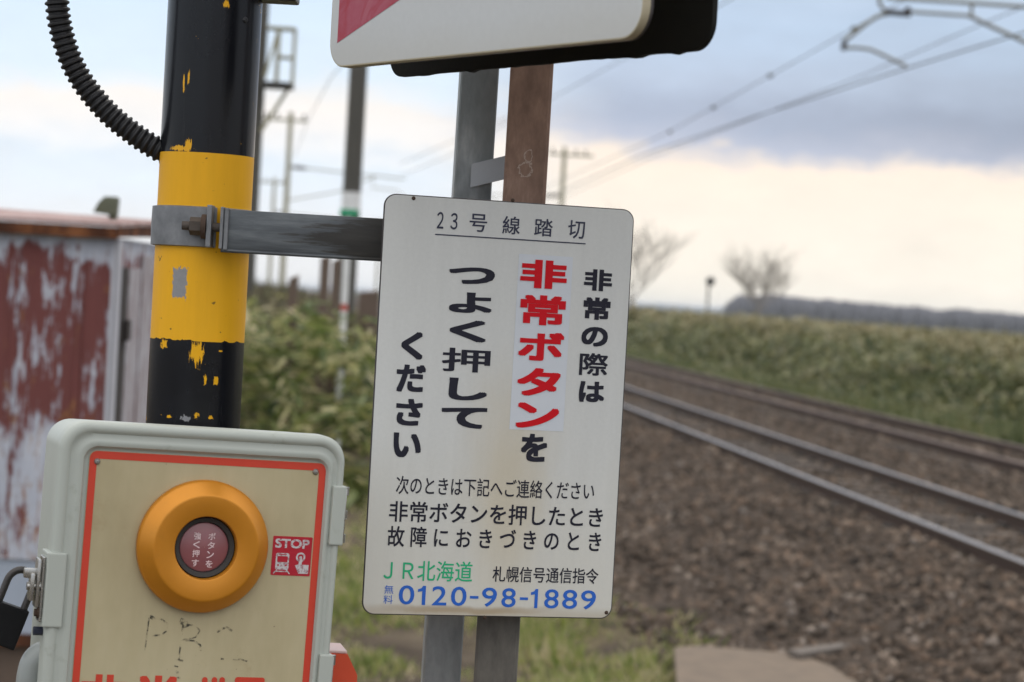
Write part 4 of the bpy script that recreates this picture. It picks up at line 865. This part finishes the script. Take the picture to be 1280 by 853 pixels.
for px, py in ((121.5, 577), (394.5, 590)):
    b = MB(); a = bp(px, py, -.001); b.lathe([(.0004, -.0032), (.0022, -.003), (.0034, -.0018), (.0036, -.0007)], 16, M=Matrix.Translation((a[0], 0, a[1]))); b.build('screw', MSCR, fp)
# red writing along the lower part of the face
b = MB(); YB = -.0011
def capsule(mb, p, q, r, y, mi=0, n=8):
    p, q = Vector((p[0], 0, p[1])), Vector((q[0], 0, q[1])); d = (q - p); a0 = math.atan2(d.z, d.x); vs = []
    for c_, s_ in ((q, -90), (p, 90)):
        for k in range(n + 1): a = a0 + R(s_ + 180 * k / n); vs.append((c_.x + r * math.cos(a), y, c_.z + r * math.sin(a)))
    mb.add(vs, [tuple(range(len(vs)))], mi)
px_text(b, BM, '非', (98, 842, 160, 904), YB, 0, .03, .04); px_text(b, BM, '常', (166, 843.5, 226, 906), YB, 0, .03, .04)
for px in (256, 268, 277.5): capsule(b, bp(px, 850, YB), bp(px - 1, 895, YB), .0031, YB - .00002 * (px - 250))
a, c_ = bp(294, 846.5, YB), bp(327, 900, YB)
o_, i_ = rrect(a[0], c_[0], c_[1], a[1], .003, YB), rrect(a[0] + .0062, c_[0] - .0062, c_[1] + .006, a[1] - .0075, .001, YB); n_ = len(o_)
b.add(o_ + i_, [(i, (i + 1) % n_, n_ + (i + 1) % n_, n_ + i) for i in range(n_)]); b.build('lettering', RB, fp)
# worn marker scribble
m = N('worn_marker_ink'); f = m.noise(110, 5, .7); m.done((.04, .045, .045), .6, 0, .3)
tp_ = m.n.new('ShaderNodeBsdfTransparent'); mx_ = m.n.new('ShaderNodeMixShader'); m.put(m.math('MULTIPLY', m.step(f, .44, .62), .68), mx_.inputs[0])
m.t.links.new(tp_.outputs[0], mx_.inputs[1]); m.t.links.new(m.b.outputs[0], mx_.inputs[2]); m.t.links.new(mx_.outputs[0], m.out.inputs[0]); MINK = m.m
b = MB(); YI = -.00095
def stroke(pts, r):
    for i in range(len(pts) - 1):
        p_, q_ = [(60 + x / 3.2, 760 + y / 3.2) for x, y in pts[i:i + 2]]; a, c_ = Vector(bp(*p_, YI)), Vector(bp(*q_, YI)); d = (c_ - a).normalized() * .0003; n2 = Vector((-d.y, d.x)).normalized() * r * 1.2
        a, c_ = a - d, c_ + d; b.add([(v.x, YI, v.y) for v in (a + n2, c_ + n2, c_ - n2, a - n2)], [(0, 1, 2, 3)])
def scribble():
    global b
    b.build('marker_scribble', MINK, fp); b = MB()
stroke([(392, 38), (412, 36), (424, 44)], .0016); stroke([(404, 42), (398, 90), (388, 170)], .0007); stroke([(420, 40), (455, 46), (480, 66), (478, 90), (455, 108), (400, 114)], .0008)
scribble(); stroke([(528, 52), (546, 58), (552, 78)], .0030); stroke([(540, 70), (532, 130), (524, 205)], .0008); stroke([(548, 66), (590, 72), (608, 92), (590, 118), (532, 130)], .0007); stroke([(534, 128), (585, 132), (610, 150), (610, 172), (590, 190)], .0009)
scribble(); stroke([(676, 98), (696, 84), (715, 78), (736, 92)], .0010); stroke([(692, 204), (730, 207), (770, 206), (796, 214)], .0008); stroke([(508, 206), (540, 212)], .0009); stroke([(590, 226), (612, 230)], .0006); stroke([(505, 232), (520, 236)], .0006); stroke([(512, 254), (520, 260), (510, 274), (530, 280)], .0011)
b.build('marker_scribble', MINK, fp)
# button: ring, gasket, lens
m = N('orange_anodised_ring'); f = m.noise(50, 4, .6); c = m.vary((.60, .235, .018), f, .05); m.bump(m.noise(500, 2), .05, .0004); MRING = m.done(m.mix(m.math('MULTIPLY', m.step(m.noise(14, 5, .7), .58, .75), .3), c, (.30, .13, .02)), m.math('ADD', .26, m.math('MULTIPLY', m.noise(30, 4, .7), .16)), .4, .5)
a = bp(254, 683.5, -.008); RM = Matrix.Translation((a[0], 0, a[1])); rr_ = abs(bp(335, 684, -.008)[0] - bp(170.5, 684, -.008)[0]) / 2
k = rr_ / .073
b = MB(); b.lathe([(r * k, y) for r, y in ((.0722, -.0008), (.073, -.002), (.073, -.0075), (.0722, -.0100), (.0705, -.0118), (.0588, -.0240), (.0578, -.0246), (.0560, -.0247), (.0365, -.0243), (.0350, -.0238), (.0342, -.0222), (.0336, -.004))], 128, M=RM); rg_ = b.build('button_ring', MRING, e)
MGASK = simple('black_rubber', (.04, .037, .035), .6, 0, .2, 60, 0, .3)
b = MB(); b.lathe([(.0340 * k, -.013), (.0325 * k, -.0165), (.0280 * k, -.0150), (.0266 * k, -.010)], 96, M=RM); b.build('gasket', MGASK, e)
m = N('red_lens_plastic'); f = m.noise(60, 4, .6); m.done(m.vary((.25, .085, .095), f, .10), .35, 0, .5); m.b.inputs['Coat Weight'].default_value = .4; m.b.inputs['Coat Roughness'].default_value = .25; MLENS = m.m
b = MB(); b.lathe([(.0270 * k, -.009), (.0268 * k, -.0122), (.0255 * k, -.0130), (.0004, -.0136)], 96, M=RM); ln_ = b.build('button_lens', MLENS, e)
MLT = simple('pale_pink_print', (.72, .55, .56), .5, 0, .3, 300, 0)
t_ = MB()
for ch, (x, y) in zip('ボタンを強く押す', ((470, 262), (460, 358), (450, 458), (438, 556), (315, 258), (305, 350), (297, 444), (290, 545))):
    s = 40; px_text(t_, BM, ch, (210 + (x - s) / 8.53, 640 + (y - s) / 8.53, 210 + (x + s) / 8.53, 640 + (y + s) / 8.53), -.0138, 0, .012, .05)
t_.build('lettering', MLT, ln_)
# STOP sticker
YS = -.0011
def sk(x, y, yy=YS): return bp(330 + x / 12.186, 660 + y / 12.186, yy)
MSTK = simple('sticker_red', (.42, .008, .024), .4, 0, .12, 150, 0)
m = N('worn_white_print'); f = m.noise(420, 3, .6); m.done(m.ramp(f, [(.38, (.36, .20, .22)), (.52, (.56, .54, .55))]), .5, 0, .3); MWP = m.m
q = [sk(150, 118), sk(745, 150), sk(692, 745), sk(95, 712)]
xa, xb, za, zb_ = (q[0][0] + q[3][0]) / 2, (q[1][0] + q[2][0]) / 2, (q[2][1] + q[3][1]) / 2, (q[0][1] + q[1][1]) / 2
b = MB(); b.loops([rrect(xa, xb, za, zb_, .0012, -.0006), rrect(xa, xb, za, zb_, .0012, YS)]); sto = b.build('sticker', MSTK, e)
def uv(u, v): return (xa + u * (xb - xa), za + (1 - v) * (zb_ - za))
def poly(mb, pts, y, mi=0): mb.add([(x, y, z) for x, z in (uv(*p_) for p_ in pts)], [tuple(range(len(pts)))], mi)
w_ = MB(); Y1, Y2 = YS - .0002, YS - .0004
c0_, c1_ = uv(.06, .30), uv(.93, .065); put_text(w_, 'STOP', c0_[0], c1_[0], c0_[1], c1_[1], Y1, 0, .03)
def rr2(u0, u1, v0, v1, r, y): a, c = uv(u0, v1), uv(u1, v0); return rrect(a[0], c[0], a[1], c[1], r, y, 5)
r_ = rr2(.10, .44, .43, .86, .0022, Y1); w_.add(r_, [tuple(range(len(r_)))])
for p_, q_ in (((.15, .855), (.07, .95)), ((.39, .855), (.47, .95)), ((.11, .9), (.43, .9))): capsule(w_, uv(*p_), uv(*q_), .0006, Y1 - .00005)
n_ = 28; oc, ic = [], []; cu = uv(.73, .52)
for k_ in range(n_): a = 2 * math.pi * k_ / n_; oc.append((cu[0] + .0054 * math.cos(a), Y1, cu[1] + .0054 * math.sin(a))); ic.append((cu[0] + .0034 * math.cos(a), Y1, cu[1] + .0034 * math.sin(a)))
w_.add(oc + ic, [(i, (i + 1) % n_, n_ + (i + 1) % n_, n_ + i) for i in range(n_)])
capsule(w_, uv(.73, .53), uv(.73, .74), .0018, Y1 - .0001); poly(w_, [(.60, .73), (.66, .71), (.95, .71), (.95, .92), (.93, .94), (.70, .94)], Y1 - .00015)
for r_ in (rr2(.14, .40, .51, .66, .0008, Y2), rr2(.17, .37, .455, .475, .0003, Y2)): w_.add(r_, [tuple(range(len(r_)))], 1)
for u_ in (.17, .37):
    q_ = uv(u_, .74); w_.add([(q_[0] + .0011 * math.cos(2 * math.pi * i / 12), Y2, q_[1] + .0011 * math.sin(2 * math.pi * i / 12)) for i in range(12)], [tuple(range(12))], 1)
w_.build('pictogram', [MWP, MSTK], sto)
# bosses, latches and the hasp
def boss(xs, pz0, pz1, name='boss'):
    b = MB(); b.box((xs[0], -.0105, pz1), (xs[1], .03, pz0), bev=.0018); return b.build(name, MHOUSE, e)
lz0, lz1 = bp(70, 690)[1], bp(66, 783)[1]; boss((bx0 - .0045, bx0 + .0165), lz0, lz1)
rz0, rz1 = bp(428, 607)[1], bp(424, 681)[1]; boss((bx1 - .0125, bx1 + .0035), rz0, rz1)
rz2 = bp(412, 817)[1]; boss((bx1 - .0125, bx1 + .0035), rz2, rz2 - .08)
MCHR = simple('stainless_steel', (.46, .45, .43), .28, .9, .15, 40, .05)
for zt_, zb2 in ((rz0, rz1), (rz2, rz2 - .08)):
    b = MB(); b.box((bx1 + .0036, -.002, zb2 + .006), (bx1 + .0065, .018, zt_ - .004), bev=.0008)
    for f_ in (.1, .5, .9): b.tube([(bx1 + .0068, .004, zb2 + (zt_ - zb2) * (f_ - .07)), (bx1 + .0068, .004, zb2 + (zt_ - zb2) * (f_ + .07))], .0032, 10)
    b.build('hinge', MCHR, e)
b = MB(); hz0, hz1 = bp(58, 696)[1], bp(54, 777)[1]
b.box((bx0 - .0078, -.004, hz1), (bx0 - .0047, .018, hz0), bev=.001); hp = b.build('hasp', MCHR, e)
b = MB(); za_, zb3 = bp(52, 698)[1], bp(48, 759)[1]; b.box((bx0 - .0135, -.008, zb3), (bx0 - .0098, .014, za_), bev=.0017)
zc_, zd_ = bp(45, 716)[1], bp(43, 751)[1]; b.box((bx0 - .0200, -.006, zd_), (bx0 - .0150, .010, zc_), bev=.0022); b.tube([(bx0 - .022, .003, (zc_ + zd_) / 2), (bx0 - .0077, .003, (zc_ + zd_) / 2)], .0045, 12)
b.box((bx0 - .0265, -.002, zc_ - .006), (bx0 - .0098, .006, zc_ + .0045), bev=.0014); b.build('staple', MCHR, hp)
b = MB(); q_ = bp(52, 766); b.tube([(bx0 - .0125, .0, q_[1]), (bx0 - .0077, .0, q_[1])], .0042, 6, smooth=False); b.tube([(bx0 - .0095, .0, q_[1]), (bx0 - .0080, .0, q_[1])], .0062, 14); b.build('bolt', MRUST, hp)
b = MB(); q_ = bp(50, 791); b.tube([(bx0 - .010, .012, q_[1]), (bx0 + .004, .012, q_[1])], .0048, 6, smooth=False); b.build('bolt', simple('dark_blue_bolt', (.02, .024, .045), .5, .2, .1, 30, 0), e)
MPVC = simple('grey_pvc', (.30, .32, .31), .4, 0, .1, 20, .05)
def loc(px, py, y): a = onplane(BM, px, py, y); return (a[0], y, a[1])
b = MB(); pe = [Vector(loc(*p_, .07)) for p_ in ((66, 818), (58, 818), (50, 821), (43, 829), (39, 842), (37, 858), (33, 900))]
b.tube(cat(pe, 5), .0155, 24); b.build('conduit_elbow', MPVC, e)
b = MB(); q_ = bp(428, 690, .1); b.box((bx1 - .002, .07, q_[1] - .009), (bx1 + .004, .10, q_[1] + .009), bev=.002); b.build('red_tag', simple('pink_red_plastic', (.50, .06, .08), .5, 0, .1, 20, 0), e)
b = MB(); b.box((bx0 + .06, .137, bz0 + .1), (bx1 - .06, .158, bz0 + .14)); b.box((bx0 + .06, .137, bz1 - .12), (bx1 - .06, .158, bz1 - .08)); b.build('mounting_rail', MCL, e)

# padlock hanging from the hasp
KM = frame(P(3, 784, 2.535), 18, 19)
e = tag(empty('padlock', KM), 'black padlock hanging tilted from the hasp of the button box', 'padlock')
MPL = simple('padlock_black', (.008, .008, .009), .55, 0, .2, 40, .1, .2); MSH = simple('shackle_dark', (.055, .05, .048), .4, .5, .2, 40, .1)
tz = KM.inverted() @ P(16, 757, 2.535)
b = MB(); b.box((-.020, -.009, tz.z - .046), (.0205, .009, tz.z), bev=.0018); b.build('body', MPL, e)
b = MB(); sh = [Vector((.0145, 0, tz.z - .004)), Vector((.0145, 0, tz.z + .022))] + [Vector((.0145 * math.cos(a), 0, tz.z + .024 + .0165 * math.sin(a))) for a in np.linspace(.15, math.pi - .15, 14)] + [Vector((-.0145, 0, tz.z + .022)), Vector((-.0145, 0, tz.z - .004))]
b.tube(sh, .0041, 14); b.build('shackle', MSH, e)

# orange lamp behind the box
m = N('orange_red_lamp'); m.done(m.vary((.62, .075, .030), m.noise(20, 3), .1), .4, 0, .4); MLAMP = m.m
LM = frame(P(428, 838, 2.64), 12, 1.0); I = LM.inverted()
def ll(px, py): v = onplane(LM, px, py, 0); return v
pr = [ll(400, 816), ll(434.5, 818), ll(446.5, 844), ll(444, 920), ll(400, 920)]
MLTOP = simple('painted_sky_reflection', (.62, .44, .42), .45, 0, .08, 20, 0)
e = tag(empty('warning_lamp', LM), 'orange red lamp housing with pale pink sky reflection painted on top behind the button box', 'lamp')
b = MB(); b.loops([[(x, y, z) for x, z in pr] for y in (0, .06)]); b.build('housing', MLAMP, e)
b = MB(); b.box((pr[0][0], .001, pr[1][1] + .0003), (pr[1][0] - .0005, .06, pr[1][1] + .0035), bev=.001); b.build('lid', MLTOP, e)  # thin plate whose pale colour paints the sky's reflection on the housing top
# ------------------------------------------------------------------ air
hm = bpy.data.materials.new('haze_air'); hm.use_nodes = True; hn = hm.node_tree; hn.nodes.clear()
pv = hn.nodes.new('ShaderNodeVolumePrincipled'); pv.inputs['Color'].default_value = (.88, .93, 1, 1); pv.inputs['Density'].default_value = .00018
ho = hn.nodes.new('ShaderNodeOutputMaterial'); hn.links.new(pv.outputs[0], ho.inputs['Volume'])
b = MB(); b.box((-6500, -6500, -3), (6500, 7500, 14)); tag(b.build('haze', hm), 'thin spring haze over the plain', 'haze', kind='stuff')
